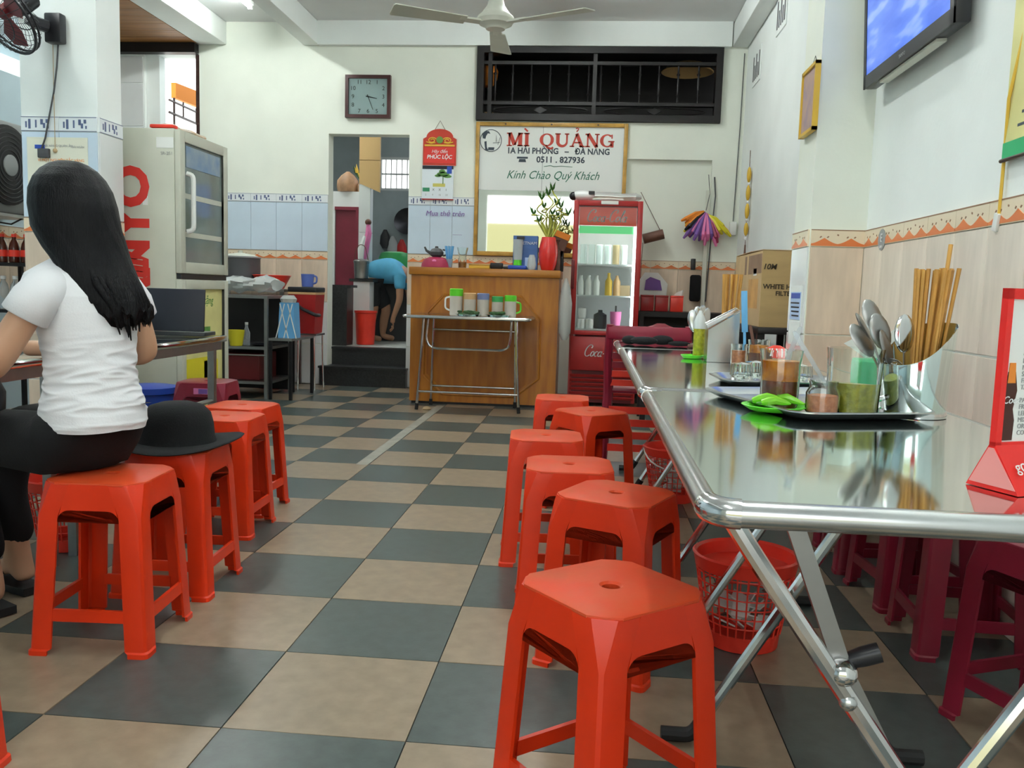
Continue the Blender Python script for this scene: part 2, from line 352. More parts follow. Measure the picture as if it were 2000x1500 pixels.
# front wall with the wide shop opening
b=MB().b2((-2.6,-4.2,2.95),(2.375,-4.05,3.36)).b2((-2.6,-4.2,0),(-1.12,-4.05,2.95)); struct('wall_front',b,'plaster')
struct('ground_outside',MB().b2((-14,-24,-.24),(14,-4.2,-.2)),'street')
# ---------------- transom window ----------------
w1=link('window_1',MB().b2((.035,6.40,3.085),(2.235,6.52,3.14)).b2((.035,6.40,2.492),(2.235,6.52,2.55)).b2((.035,6.40,2.55),(.10,6.52,3.085)).b2((2.175,6.40,2.55),(2.235,6.52,3.085)).mesh('window_1','blackwood')); w1['kind']='structure'
part('rail',MB().b2((.1,6.43,2.99),(2.175,6.49,3.02)),'blackwood',w1); part('rail',MB().b2((.1,6.43,2.635),(2.175,6.49,2.665)),'blackwood',w1)
def baluster(x):
    b=MB().lathe([(.009,2.665),(.009,2.72),(.017,2.735),(.009,2.75),(.012,2.83),(.009,2.90),(.017,2.915),(.009,2.93),(.009,2.99)],(0,0,0),8); return b
bm_=baluster(0).mesh('baluster','blackwood')
for px in(.20,.36,.53,.70,.87,1.05,1.16,1.33,1.51,1.68,1.85,2.03): link('baluster',bm_,w1,(px,6.46,0))
for px in(.155,1.105): part('mullion',MB().b2((px-.018,6.42,2.55),(px+.018,6.50,3.085)),'blackwood',w1)
for c,wd in((.62,.86),(1.65,.9)):
    b=MB()
    b.tube([(c+wd/2*math.cos(t),6.46,2.592+.034*math.sin(t)) for t in[2*PI*k/24 for k in range(24)]],.008,6,closed=True)
    b.prism([(c-.06,6.45,2.592),(c,6.45,2.56),(c+.06,6.45,2.592),(c,6.45,2.624)],(0,.02,0)); part('ornament',b,'blackwood',w1)
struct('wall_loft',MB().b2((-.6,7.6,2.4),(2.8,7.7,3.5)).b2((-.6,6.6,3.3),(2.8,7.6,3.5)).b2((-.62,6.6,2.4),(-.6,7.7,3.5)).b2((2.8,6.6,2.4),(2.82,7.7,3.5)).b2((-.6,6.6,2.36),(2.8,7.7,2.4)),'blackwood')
b=MB().lathe([(.03,0),(.16,-.03),(.25,-.10),(.24,-.105),(.15,-.04),(.03,-.01)],(0,0,0),20); single('hanging_lampshade',b,'kitchentan','orange woven lampshade behind the dark bars over the sign, right end','lamp',(1.98,7.0,3.17)); 
single('wall_lantern',MB().lathe([(.05,-.12),(.09,-.06),(.10,.02),(.06,.10),(.02,.12)],(0,0,0),12),'orangecloth','orange lantern seen through the left end of the dark window bars','lantern',(.09,6.78,2.99))
single('storage_sack',MB().lathe([(.09,0),(.10,.05),(.095,.2),(.06,.24)],(0,0,0),12),'tan','tan sack behind the left end of the dark window bars','sack',(.09,6.85,2.40))
# ---------------- alcove window, outdoors ----------------
w2=link('window_2',MB().b2((-2.64,6.46,1.55),(-2.605,6.54,3.06)).b2((-3.0,6.46,1.55),(-2.64,6.54,1.58)).mesh('window_2','darkwood')); w2['kind']='structure'
b=MB().prism([(-2.75,7.0,3.02),(-2.75,8.6,3.02),(-3.35,8.6,2.86),(-3.35,7.0,2.86)],(0,0,.04))
awn=thing('neighbour_awning','brown eave with a bent rail outside the alcove window','awning',(-3.1,7.6,2.2))
def line(zs,r,nm,m): part(nm,MB().tube([(-3.12,6.9,zs[0]),(-3.12,8.4,zs[1])],r,6),m,awn,world=True)
part('soffit_board',MB().prism([(-3.1,7.0,2.78),(-3.1,8.7,2.84),(-3.1,8.7,3.02),(-3.1,7.0,2.93)],(-.05,0,0)),'orangecloth',awn,world=True)
line((2.74,2.74),.012,'rail','darkwood'); line((2.62,2.62),.014,'rail','darkwood'); line((2.33,2.33),.012,'rail','darkwood')
for y in(7.2,7.5,7.8,8.1): part('rail_post',MB().cyl((-3.12,y,2.62),(-3.12,y,2.78),.009),'darkwood',awn,world=True)
part('post',MB().cyl((-3.12,7.0,-.2),(-3.12,7.0,2.78),.012),'darkwood',awn,world=True)
# ---------------- doorway, steps, kitchen ----------------
struct('trim_6',MB().b2((-1.40,6.36,0),(-.565,6.60,.165)).b2((-1.41,6.345,.165),(-.56,6.60,.185)),'granite')
struct('trim_7',MB().b2((-1.35,6.6,0),(-.585,6.72,.335)).b2((-1.35,6.585,.335),(-.585,6.72,.355)),'granite')
struct('floor_kitchen',MB().b2((-2.6,6.72,.2),(.6,9.6,.355)),'concrete')
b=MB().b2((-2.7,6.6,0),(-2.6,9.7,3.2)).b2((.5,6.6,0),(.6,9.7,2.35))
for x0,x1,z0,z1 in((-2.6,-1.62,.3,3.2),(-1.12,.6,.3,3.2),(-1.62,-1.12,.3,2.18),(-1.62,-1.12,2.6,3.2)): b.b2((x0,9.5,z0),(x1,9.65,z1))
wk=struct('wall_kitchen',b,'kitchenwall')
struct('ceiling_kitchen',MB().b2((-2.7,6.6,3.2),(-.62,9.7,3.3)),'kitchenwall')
w3=link('window_3',MB().b2((-1.62,9.5,2.18),(-1.59,9.56,2.6)).b2((-1.15,9.5,2.18),(-1.12,9.56,2.6)).b2((-1.59,9.5,2.18),(-1.15,9.56,2.21)).b2((-1.59,9.5,2.57),(-1.15,9.56,2.6)).mesh('window_3','grey')); w3['kind']='structure'
for k in range(6): part('bar',MB().cyl((-1.54+k*.07,9.53,2.21),(-1.54+k*.07,9.53,2.57),.007),'grey',w3)
part('bar',MB().b2((-1.59,9.52,2.38),(-1.15,9.54,2.40)),'grey',w3)
struct('wall_kitchen_partition',MB().b2((-2.2,7.72,.355),(-1.665,7.84,1.965)).b2((-1.665,7.72,1.80),(-1.37,7.84,1.965)).b2((-1.40,7.72,.355),(-1.37,7.84,1.80)),'kitchenwhite')
d1=link('door_1',MB().b2((-1.66,7.74,.355),(-1.402,7.80,1.765)).mesh('door_1','doormaroon')); d1['kind']='structure'
part('door_frame',MB().b2((-1.662,7.70,1.765),(-1.40,7.738,1.80)).b2((-1.43,7.70,.355),(-1.40,7.738,1.765)),'doormaroon',d1)
struct('trim_8',MB().b2((-1.368,7.6,1.02),(-1.245,7.72,1.52)).b2((-1.368,7.6,1.525),(-1.245,7.72,2.03)).b2((-1.368,7.6,.355),(-1.245,7.72,1.015)),'tile_white')
struct('trim_9',MB().prism([(-1.365,7.59,2.04),(-1.145,7.59,1.95),(-1.145,7.59,2.28),(-1.365,7.59,2.28)],(0,.05,0)).prism([(-1.365,7.59,2.285),(-1.145,7.59,2.285),(-1.145,7.59,2.75),(-1.365,7.59,2.75)],(0,.05,0)),'kitchentan')
struct('wall_kitchen_low',MB().b2((-1.56,6.76,.355),(-1.25,6.98,.93)).b2((-1.57,6.75,.93),(-1.21,6.99,.955)),'granite')
# ---------------- stools ----------------
SH=.44; SA=.127; SB_=.150; ST=.007; SS=.045
def sw(z): return SA+(SB_-SA)*(1-z/SH)
def scz(z): return .010+ (.026*((z-(SH-.085))/.085)**1 if z>SH-.085 else 0)
def stool_leg():
    b=MB(); rings=[]
    for z in(0,.012,.016,.2,SH-.085,SH-.05,SH-.02,SH-.005):
        w=sw(z)+(.004 if z<.014 else 0); c=scz(z); s=SS-(.004 if z<.014 else 0); q=.006
        if z>SH-.01: w-=.001
        out=[(w,w-c-s),(w,w-c-q),(w-q*.3,w-c+q*.4),(w-c+q*.4,w-q*.3),(w-c-q,w),(w-c-s,w)]; t=ST
        inn=[(w-c-s,w-t),(w-c-t*.5,w-t),(w-t,w-c-t*.5),(w-t,w-c-s)]
        rings.append([(x,y,z) for x,y in out+inn])
    return b.loft(rings)
def stool_apron():
    b=MB(); zt=SH-.005; za=SH-.070; r=.03
    def u0(z): return sw(z)-scz(z)-SS+.0006
    pts=[(-u0(zt),zt),(u0(zt),zt)]
    for z in(SH-.02,SH-.05): pts.append((u0(z),z))
    zb=za-r; pts.append((u0(zb),zb))
    for k in range(1,7): t=PI/2*k/6; pts.append((u0(zb)-r*(1-math.cos(t)),zb+r*math.sin(t)))
    pts+= [(-u,z) for u,z in pts[:1:-1]]
    b.prism([(u,-sw(z),z) for u,z in pts],(0,ST,0)); return b
def stool_stretcher():
    b=MB(); z0,z1=.088,.118
    P=[(-(sw(z)-.010-SS+.004),-sw(z)+.001,z) for z in(z0,z1)]; 
    return b.prism([P[0],(-P[0][0],P[0][1],z0),(-P[1][0],P[1][1],z1),P[1]],(0,.010,0))
def stool_seat():
    b=MB(); n=32; c=.036
    def octo(w,c,z):
        P=[(w,-w+c),(w,w-c),(w-c,w),(-w+c,w),(-w,w-c),(-w,-w+c),(-w+c,-w),(w-c,-w)]; o=[]
        for k in range(n):
            a=2*PI*k/n; d=Vector((math.cos(a),math.sin(a))); best=9
            for i in range(8):
                p=Vector(P[i]);q=Vector(P[(i+1)%8]); e=q-p; den=d.x*e.y-d.y*e.x
                if abs(den)<1e-9: continue
                t=(p.x*e.y-p.y*e.x)/den; s=(p.x*d.y-p.y*d.x)/den
                if t>0 and -1e-6<=s<=1+1e-6: best=min(best,t)
            o.append((d.x*best,d.y*best,z))
        return o
    h=lambda r,z:[(r*math.cos(2*PI*k/n),r*math.sin(2*PI*k/n),z) for k in range(n)]
    w=sw(SH-.006)
    return b.loft([h(.016,SH-.012),octo(w-.004,c,SH-.012),octo(w,c,SH-.006),octo(w-.001,c,SH-.002),octo(w-.006,c*.95,SH),h(.021,SH),h(.016,SH-.004),h(.016,SH-.012)],cap=False)
def make_stool(m,mt):
    t=thing('plastic_stool','','stool')
    part('seat',stool_seat(),mt,t,sharp=25)
    lg=stool_leg().mesh('leg',m,25); ap=stool_apron().mesh('apron',m,25); st=stool_stretcher().mesh('stretcher',m,25)
    for k in range(4):
        for nm,me in(('leg',lg),('apron',ap),('stretcher',st)): link(nm,me,t,(0,0,0),(0,0,k*PI/2))
    return t
GO='orange stools along the right tables'; GL='orange stools along the left tables'; GM='maroon stools between table and right wall'
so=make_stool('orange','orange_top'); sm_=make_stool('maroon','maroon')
first={so:True,sm_:True}
def stool(src,x,y,rz,label,group):
    if first[src]: o=src; first[src]=False; o.location=(x,y,0); o.rotation_euler=(0,0,R(rz)); o['label']=label; o['group']=group; return o
    return dup(src,(x,y,0),R(rz),label,group)
stool(so,1.205,-.225,40,'orange plastic stool nearest the camera, turned cornerwise, front of the right row',GO)
stool(so,1.235,.50,-25,'orange stool right behind the foremost one, seat hole facing up, second of right row',GO)
stool(so,1.105,.85,3,'orange stool squared to the aisle, third in the right row from the front',GO)
stool(so,1.01,1.355,4,'orange stool standing furthest into the aisle, fourth in the right row',GO)
stool(so,1.17,2.05,38,'orange stool turned cornerwise against the far half of the steel table, fifth of right row',GO)
stool(so,1.03,2.50,1,'orange stool at the far end of the right row, nearest the folding table',GO)
stool(so,-.083,.437,4,'orange stool the woman in the white T-shirt sits on',GL)
stool(so,-.105,.845,3,'orange stool carrying the black hat',GL)
stool(so,-.225,1.475,2,'orange stool just behind the black hat, third in the left row',GL)
stool(so,-.285,1.79,-2,'orange stool furthest back in the left row, its right side to the aisle',GL)
stool(so,-.092,-.335,3,'orange stool cut off by the left frame edge, only one leg in view',GL)
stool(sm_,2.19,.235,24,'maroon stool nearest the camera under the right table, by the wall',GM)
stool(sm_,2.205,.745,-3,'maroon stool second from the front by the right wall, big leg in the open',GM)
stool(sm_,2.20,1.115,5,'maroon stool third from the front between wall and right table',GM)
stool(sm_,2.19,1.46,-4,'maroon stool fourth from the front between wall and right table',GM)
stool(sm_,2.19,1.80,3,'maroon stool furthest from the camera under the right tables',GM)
ms=stool(sm_,-.80,2.60,4,'wine red stool with a paper sticker behind the left table end','red stool behind the left table')
part('sticker',MB().b2((-.02,-.1405,.385),(.075,-.1385,.415)),'pink',ms,label='pink and violet sticker'); part('sticker_print',MB().b2((.005,-.1415,.388),(.05,-.14,.412)),'purple',ms)

# ---------------- steel tables ----------------
def steel_table(label,x0,x1,ya,yb,frames,zt=.70,brace=None):
    t=thing('steel_table',label,'table',((x0+x1)/2,(ya+yb)/2,0)); r=.017
    W2=(x1-x0)/2; L2=(yb-ya)/2; o=rrect(2*W2-2*r,2*L2-2*r,.035,5)
    part('tabletop',MB().loft([[(x,y,z) for x,y in o] for z in(zt-.014,zt-.001)]),'steel',t)
    part('rim',MB().tube([(x,y,zt-r+.001) for x,y in o],r,12,closed=True),'brushed',t)
    for sx_ in(-1,1):
        for sy_ in(-1,1):
            cx,cy=sx_*(W2-r-.035),sy_*(L2-r-.035); a0=math.atan2(sy_,sx_)
            part('corner_cap',MB().tube([(cx+sx_*.0*1+.035*math.cos(a),cy+.035*math.sin(a),zt-r+.001) for a in[a0-PI/4+PI/2*k/6 for k in range(7)]],r+.0016,12),'chrome',t)
    cx,cy=(x0+x1)/2,(ya+yb)/2
    for fy,xt,xf in frames:
        y=fy-cy; d=1 if xf>xt else -1; a=Vector((xt-cx,y,zt-.028)); e=Vector((xf-cx,y,.016)); m_=e-a
        k=Vector((xt-cx+d*.033,y,zt-.078)) if d>0 else a+m_*.12
        f0=k+(e-k)*.94; f1=Vector((xf-cx+d*.035,y,.016))
        lg=part('leg',MB().tube([a,k,f0,e],.0125,10,fil=.03),'chrome',t)
        part('rubber_foot',MB().tube([k+(e-k)*.93,e,f1,f1+Vector((d*.03,0,0))],.0155,10,fil=.02),'blackrubber',lg)
    if brace:
        y=brace-cy; P=[Vector((1.422-cx,y,.66)),Vector((1.495-cx,y,.471)),Vector((1.60-cx,y,.28)),Vector((1.72-cx,y,.09))]
        br=part('brace',MB().loft([[p+Vector((u,v,0)) for u,v in((-.012,-.007),(.012,-.007),(.012,.007),(-.012,.007))] for p in P]),'bluntsteel',t)
        cl=part('clamp',MB().sphere((1.492-cx,y-.014,.468),.020,(1,1,.9)),'chrome',t); part('clamp_knob',MB().tube([(1.505-cx,y,.480),(1.520-cx,y-.003,.487),(1.540-cx,y-.005,.495)],[.011,.013,.013],16),'blackplastic',cl); part('joint_bolt',MB().sphere((1.500-cx,y-.020,.432),.012),'brushed',cl)
    return t
steel_table('long stainless steel folding table in the right foreground, red menu stand on it',1.29,1.985,-.675,.598,[(-.60,1.335,1.80),(-.575,1.875,1.475),(.06,1.335,1.80),(.085,1.785,1.40),(.51,1.79,1.40)],brace=-.585)
steel_table('second stainless steel table, end to end behind the foreground one, holder of chopsticks on it',1.285,1.98,.604,2.36,[(.98,1.335,1.80),(1.0,1.785,1.40),(2.03,1.335,1.80),(2.05,1.785,1.40)])
steel_table('third steel table at the far end, black bag lying on it',1.28,1.98,2.366,3.02,[(2.45,1.335,1.80),(2.47,1.785,1.40),(2.93,1.335,1.80),(2.95,1.785,1.40)],.697)
def bar_table(label,x0,x1,ya,yb):
    t=thing('dining_table',label,'table',((x0+x1)/2,(ya+yb)/2,0)); W2=(x1-x0)/2; L2=(yb-ya)/2
    part('tabletop',MB().b2((-W2,-L2,.672),(W2,L2,.70),bev=.006),'steel',t)
    [part('apron',MB().b2((q-.0125,-L2+.02,.635),(q+.0125,L2-.02,.671)),'bluntsteel',t) for q in(-W2+.0325,W2-.0325)]
    for sx_ in(-1,1):
        for sy_ in(-1,1): part('leg',MB().b2((sx_*(W2-.05)-.015,sy_*(L2-.06)-.015,0),(sx_*(W2-.05)+.015,sy_*(L2-.06)+.015,.671)),'bluntsteel',t)
    for s in(-1,1): part('stretcher',MB().tube([(s*(W2-.05),-L2+.06,.40),(s*(W2-.05),L2-.06,.40)],.011,8),'bluntsteel',t)
    part('stretcher',MB().tube([(-W2+.05,0,.40),(W2-.05,0,.40)],.011,8),'bluntsteel',t)
    return t
bar_table('steel dining table in front of the seated woman, mostly hidden by her',-1.23,-.53,-.25,.99)
bar_table('steel dining table behind the woman with a dark laptop on it',-1.23,-.53,1.0,2.22)

# ---------------- baskets ----------------
def basket(label,x,y,filled=True,handle=False,h=.25,rt=.132,rb=.098):
    t=thing('waste_basket',label,'basket',(x,y,0),0,'red lattice waste baskets')
    part('base',MB().lathe([(rb-.01,0),(rb,.002),(rb+.004,.045),(rb+.001,.045),(rb-.004,.006)],n=32),'redplastic',t)
    part('rim',MB().lathe([(rt-.006,h-.038),(rt+.003,h-.036),(rt+.009,h-.006),(rt+.012,h),(rt+.006,h+.004),(rt-.001,h-.002),(rt-.006,h-.034)],n=32),'redplastic',t)
    b=MB(); n=30
    for k in range(n):
        a=2*PI*k/n
        def p(z,o=0): r=rb+.004+(rt-rb-.004)*(z-.04)/(h-.075)+o; return (r*math.cos(a),r*math.sin(a),z)
        b.tube([p(.042),p(h-.034)],.0027,4)
    for z in[.072+k*.027 for k in range(6)]:
        r=rb+.004+(rt-rb-.004)*(z-.04)/(h-.075); b.tube([(r*math.cos(2*PI*k/32),r*math.sin(2*PI*k/32),z) for k in range(32)],.0024,4,closed=True)
    part('lattice',b,'redplastic',t,stuff=True)
    if handle:
      hd=MB().tube([((rt+.006)*math.cos(a),(rt+.006)*math.sin(a)*1.0,h-.012-.075*math.sin((a-PI)*1.0)) for a in[PI+PI*k/14 for k in range(15)]],.0035,6)
      part('handle',hd,'whiteplastic',t,label='pale bail handle hanging down')
    if filled:
        b=MB()
        for k in range(16):
            a=random.uniform(0,2*PI); r=random.uniform(0,.07); z=random.uniform(.05,.15)
            b.box((r*math.cos(a),r*math.sin(a),z),(.05,.045,.004),rot=Euler((random.uniform(-.9,.9),random.uniform(-.9,.9),a)))
        part('used_tissues',b,'paper',t,stuff=True)
        b=MB()
        for k in range(7):
            a=random.uniform(0,2*PI); r=random.uniform(.03,.08); b.sphere((r*math.cos(a),r*math.sin(a),random.uniform(.05,.16)),.014,(1.3,.8,.4),8)
        part('scraps',b,'brown',t,stuff=True)
    return t
basket('red lattice basket with tissues under the foreground steel table',1.60,.665)
basket('red lattice basket with a pale handle under the second steel table',1.56,2.33,handle=True)
basket('red lattice basket seen between the legs of the seated woman\'s stool',-.66,1.16,False)

# ---------------- woman ----------------
wo=thing('person','person with long black hair in a white T-shirt and black trousers, seated at left','person',(-.083,.437,0))
F=Vector((-.90,.43,0)).normalized(); L=Vector((-F.y,F.x,0))*1.0   # L points to her left
if L.y>0: L=-L
P0=Vector((-.132,.44,0))
def bp(f,l,z): return P0+F*f+L*l+Vector((0,0,z))
def mk(J,names):
    ix={n:i for i,(n,_,_) in enumerate(J)}
    return [(p,r) for _,p,r in J],[(ix[a],ix[b]) for a,b in names]
FH=Vector((-.66,.75,0)).normalized(); LH=Vector((-FH.y,FH.x,0))
HC=bp(.10,0,0)
def hp_(f,l,z): return HC+FH*f+LH*l+Vector((0,0,z))
hipL,hipR=bp(.06,.080,.515),bp(.06,-.080,.515)
knL,knR=bp(.47,.12,.515),bp(.46,-.06,.515)
anL,anR=bp(.36,.08,.085),Vector((-.525,.70,.095))
shL,shR=Vector((-.180,.308,.914)),Vector((-.106,.572,.914))
elL,elR=Vector((-.280,.255,.722)),Vector((-.078,.625,.735))
wrL,wrR=bp(.52,.10,.745),bp(.42,-.12,.735)
J=[('pel',bp(0,0,.545),.092),('wst',bp(.01,0,.67),.076),('che',bp(.02,0,.82),.080),('ucl',bp(.035,0,.912),.052),('nk0',bp(.06,0,.975),.046),('nk1',bp(.085,0,1.03),.043),
('hd0',hp_(.01,0,1.085),.062),('hd1',hp_(.01,0,1.145),.080),('hd2',hp_(.0,0,1.19),.058),('chin',hp_(.06,0,1.065),.032),('nose',hp_(.102,0,1.12),.011),
('shL',shL,.037),('elL',elL,.042),('faL',elL.lerp(wrL,.45),.037),('wrL',wrL,.024),('paL',wrL+F*.05+L*-.03,.026),('shR',shR,.037),('elR',elR,.037),('faR',elR.lerp(wrR,.45),.034),('wrR',wrR,.024),('paR',wrR+F*.05+L*.03,.026),
('hpL',hipL,.074),('knL',knL,.052),('caL',bp(.42,.10,.33),.044),('anL',anL,.032),('toL',anL+F*.13+Vector((0,0,-.052)),.024),('heL',anL-F*.025+Vector((0,0,-.05)),.030),('heR',anR-F*.025+Vector((0,0,-.058)),.030),('hpR',hipR,.074),('knR',knR,.052),('caR',bp(.44,.0,.33),.044),('anR',anR,.032),('toR',anR+F*.13+Vector((0,0,-.05)),.026)]
js,es=mk(J,[('pel','wst'),('wst','che'),('che','ucl'),('ucl','nk0'),('nk0','nk1'),('nk1','hd0'),('hd0','hd1'),('hd1','hd2'),('hd0','chin'),('hd1','nose'),('ucl','shL'),('shL','elL'),('elL','faL'),('faL','wrL'),('wrL','paL'),('ucl','shR'),('shR','elR'),('elR','faR'),('faR','wrR'),('wrR','paR'),('pel','hpL'),('hpL','knL'),('knL','caL'),('caL','anL'),('anL','toL'),('anL','heL'),('anR','heR'),('pel','hpR'),('hpR','knR'),('knR','caR'),('caR','anR'),('anR','toR')])
b=skin_mesh(js,es)
def fingers(b,pa,d,side,up=Vector((0,0,1))):
    s=d.cross(up).normalized()*side
    for k,(o,ln) in enumerate(((-.021,.052),(-.007,.062),(.008,.058),(.022,.046))):
        a=pa+d*.018+s*o; p=[a,a+d*ln*.5+up*.004,a+d*ln*.8-up*.008,a+d*ln-up*.02]; b.tube(p,[.0085,.008,.0072,.006],8)
        b.sphere(p[-1],.006,n=8)
    a=pa-d*.01+s*-.022; b.tube([a,a+d*.022-s*.018,a+d*.05-s*.02-up*.008],[.010,.009,.007],8)
dL=(F-L*.5).normalized(); dR=(F+L*.5).normalized()
fingers(b,wrL+F*.05+L*-.03,dL,1); fingers(b,wrR+F*.05+L*.03,dR,-1)
for s in(-1,1): b.sphere(hp_(.0,s*.074,1.12),.024,(.5,.35,1),10)
part('body',b,'skin',wo,world=True,sharp=80)
for s in(-1,1):
    part('eye',MB().sphere(hp_(.078,s*.030,1.138),.011,n=10),'white',wo,world=True)
    part('eyebrow',MB().tube([hp_(.086,s*.016,1.158),hp_(.084,s*.034,1.163),hp_(.070,s*.050,1.156)],.003,6),'hair',wo,world=True)
part('mouth',MB().tube([hp_(.084,-.02,1.078),hp_(.092,0,1.077),hp_(.084,.02,1.078)],.005,6),'pink',wo,world=True)
# T-shirt: torso loft plus sleeves
def torso(z,f,wl,wf): return ellring(bp(f,0,z),L*wl,F*wf,40)
tor=[(.572,.0,.128,.116),(.59,.0,.133,.120),(.63,.0,.126,.112),(.68,.004,.114,.102),(.74,.010,.112,.100),(.80,.016,.122,.104),(.86,.024,.140,.106),(.90,.030,.154,.102),(.930,.036,.157,.090),(.955,.044,.142,.080),(.974,.053,.104,.068),(.992,.061,.064,.058)]
def interp(z):
    for a,c in zip(tor,tor[1:]):
        if a[0]<=z<=c[0]:
            t=(z-a[0])/(c[0]-a[0]); return [a[i]+(c[i]-a[i])*t for i in(1,2,3)]
    return tor[-1][1:]
from mathutils import noise as MN
rings=[]; N=190
for k in range(N+1):
    z=.572+(.992-.572)*k/N; f,wl,wf=interp(z); rg=[]
    for q in range(80):
        a=2*PI*q/80; x=math.cos(a); y=math.sin(a)
        # fine pulled folds round the lower back
        am=max(0,min(1,(.83-z)/.12))*max(.2,min(1,(z-.57)/.03))
        zz=z+.016*x*x
        n1=1-abs(MN.noise(Vector((1.3*x+3,1.3*y,zz*46))))*2.6; n2=MN.noise(Vector((2.1*x,2.1*y+5,zz*30+x*1.2)))
        w=.0042*am*n1+.0045*am*n2
        zh=z-.010*abs(x)*(1 if z<.60 else 0)-(.010*max(0,-y) if z<.60 else 0)
        rg.append(bp(f,0,zh)+L*x*(wl+w)+F*y*(wf+w))
    rings.append(rg)
ts=MB().loft(rings,cap=False)
for s,sh,el in((1,shL,elL),(-1,shR,elR)):
    d=(el-sh).normalized(); up=d.orthogonal().normalized()
    c0=bp(.035,s*.060,.918); rr=[]
    for t,rd in((0,.046),(.25,.049),(.5,.050),(.75,.051),(1,.052),(1.02,.046)):
        e_=sh+d*.075; c=c0.lerp(sh,min(1,t*1.6)) if t<.62 else sh.lerp(e_,(t-.62)/.38); dd=((sh-c0) if t<.4 else ((e_-c0) if t<.7 else d)).normalized(); u=dd.cross(Vector((0,0,1))).normalized(); v=u.cross(dd)
        rr.append(ellring(c,u*rd,v*(rd+.004),24))
    ts.loft(rr,cap=False)
part('t_shirt',ts,'tshirt',wo,world=True,sharp=75)
tj=[('pel',bp(0,0,.545),.116),('wst',bp(.005,0,.615),.108),('hpL',hipL,.094),('knL',knL,.071),('caL',bp(.42,.10,.33),.062),('anL',anL+Vector((0,0,.05)),.048),('hpR',hipR,.094),('knR',knR,.071),('caR',bp(.44,.0,.33),.062),('anR',anR+Vector((0,0,.05)),.048)]
js,es=mk(tj,[('pel','wst'),('pel','hpL'),('hpL','knL'),('knL','caL'),('caL','anL'),('pel','hpR'),('hpR','knR'),('knR','caR'),('caR','anR')])
b=skin_mesh(js,es)
for v in b.b.verts:      # flat where she sits
    if v.co.z<.444 and (v.co-P0).dot(F)<.22: v.co.z=.444
part('trousers',b,'blackcloth',wo,world=True,sharp=80)
for an in(anL,anR): 
    d=F; part('sandal',MB().prism([an+d*q[0]+L*q[1]+Vector((0,0,-an.z+.004)) for q in((-.06,-.032),(.10,-.042),(.17,-.02),(.17,.02),(.10,.042),(-.06,.032))],(0,0,.022)).tube([an+d*.08+L*-.045+Vector((0,0,-an.z+.02)),an+d*.07+Vector((0,0,-.01)),an+d*.08+L*.045+Vector((0,0,-an.z+.02))],.014,8),'blackrubber',wo,world=True)
# hair: cap over the skull and a long fall down the back
b=MB()
sp=[(.085,0,1.245,.010,.010),(.085,0,1.243,.028,.028),(.085,0,1.236,.047,.047),(.084,0,1.222,.067,.068),(.082,0,1.20,.085,.087),(.078,0,1.17,.099,.101),(.07,0,1.13,.106,.106),(.055,0,1.075,.107,.100),(.030,-.008,1.02,.104,.086),(.0,-.016,.97,.100,.070),(-.03,-.024,.925,.094,.058),(-.054,-.035,.888,.090,.052),(-.070,-.045,.860,.082,.044),(-.078,-.052,.838,.060,.024)]
rings=[]; n=80
SP=[]
for k in range(len(sp)-1):
    for t in(0,.2,.4,.6,.8): SP.append([sp[k][i]+(sp[k+1][i]-sp[k][i])*t for i in range(5)])
SP.append(list(sp[-1]))
for k,(f,l,z,wl,wf) in enumerate(SP):
    h=max(0,min(1,(z-1.0)/.10)); c=bp(f,l,z); LL=(LH*h+L*(1-h)).normalized(); FF=(FH*h+F*(1-h)).normalized(); rg=[]; u=min(1,k/18)
    for q in range(n):
        a=2*PI*q/n; e=1+u*(.008*math.sin(13*a+.1*k)+.006*math.sin(29*a-.06*k))
        pt=c+LL*math.cos(a)*wl*e+FF*math.sin(a)*wf*e
        sa=math.sin(a)
        if sa>.35 and z<1.175 and z>.93: pt-=FF*(sa-.35)/.65*wf*1.1*min(1,(1.175-z)/.03)*min(1,(z-.93)/.04)
        if k>len(SP)-10 and True: pt.z+=.012*math.sin(9*a+k*.3)+.008*math.sin(21*a)
        rg.append(pt)
    rings.append(rg)
b.loft(rings)
for q in range(34):
    s=random.uniform(-.072,.07); z1=.80+random.uniform(-.015,.06)+abs(s)*.3
    b.tube([bp(-.01,s*.8-.01,1.03),bp(-.075+random.uniform(-.006,.006),s*.9-.02,.93),bp(-.100,s*.8-.035,.88),bp(-.095,s*.6-.05,z1)],[.006,.010,.008,.0015],6)
part('hair',b,'hair',wo,world=True,sharp=80)
# bag in her lap area, hat
b=MB().loft([ellring(Vector((-.42,.36,z)),Vector((.08,.03,0))*s,Vector((-.025,.05,0))*s,20) for z,s in((.592,.7),(.605,1),(.65,1.02),(.68,.85),(.70,.5))])
bg_=thing('handbag','black glossy handbag on the woman\'s lap under the table edge','bag',(-.42,.36,.592)); part('bag_body',b,'blackplastic',bg_,world=True); part('handle',MB().tube([(-.47,.34,.69),(-.45,.30,.735),(-.39,.32,.735),(-.375,.375,.69)],.009,8,fil=.04),'blackplastic',bg_,world=True)
ht=thing('felt_hat','black round felt hat with a wide brim lying on an orange stool','hat',(-.105,.845,.441))
b=MB(); prof=[]
rings=[]
for k,(r,z) in enumerate(((.001,.136),(.045,.134),(.076,.124),(.096,.102),(.104,.068),(.107,.03),(.112,.014),(.15,.008),(.188,.006),(.192,.003),(.188,0),(.11,.001))):
    rg=[]
    for q in range(40):
        a=2*PI*q/40; up=0
        if r>.12: up=.030*((r-.11)/.08)*(math.cos(a-.2)**2)
        rg.append((r*math.cos(a)*1.04,r*math.sin(a),z+up))
    rings.append(rg)
part('crown_and_brim',b.loft(rings),'felt',ht); part('band',MB().lathe([(.1085,.016),(.1095,.016),(.1065,.040),(.1055,.040)],n=40),'blackcloth',ht)
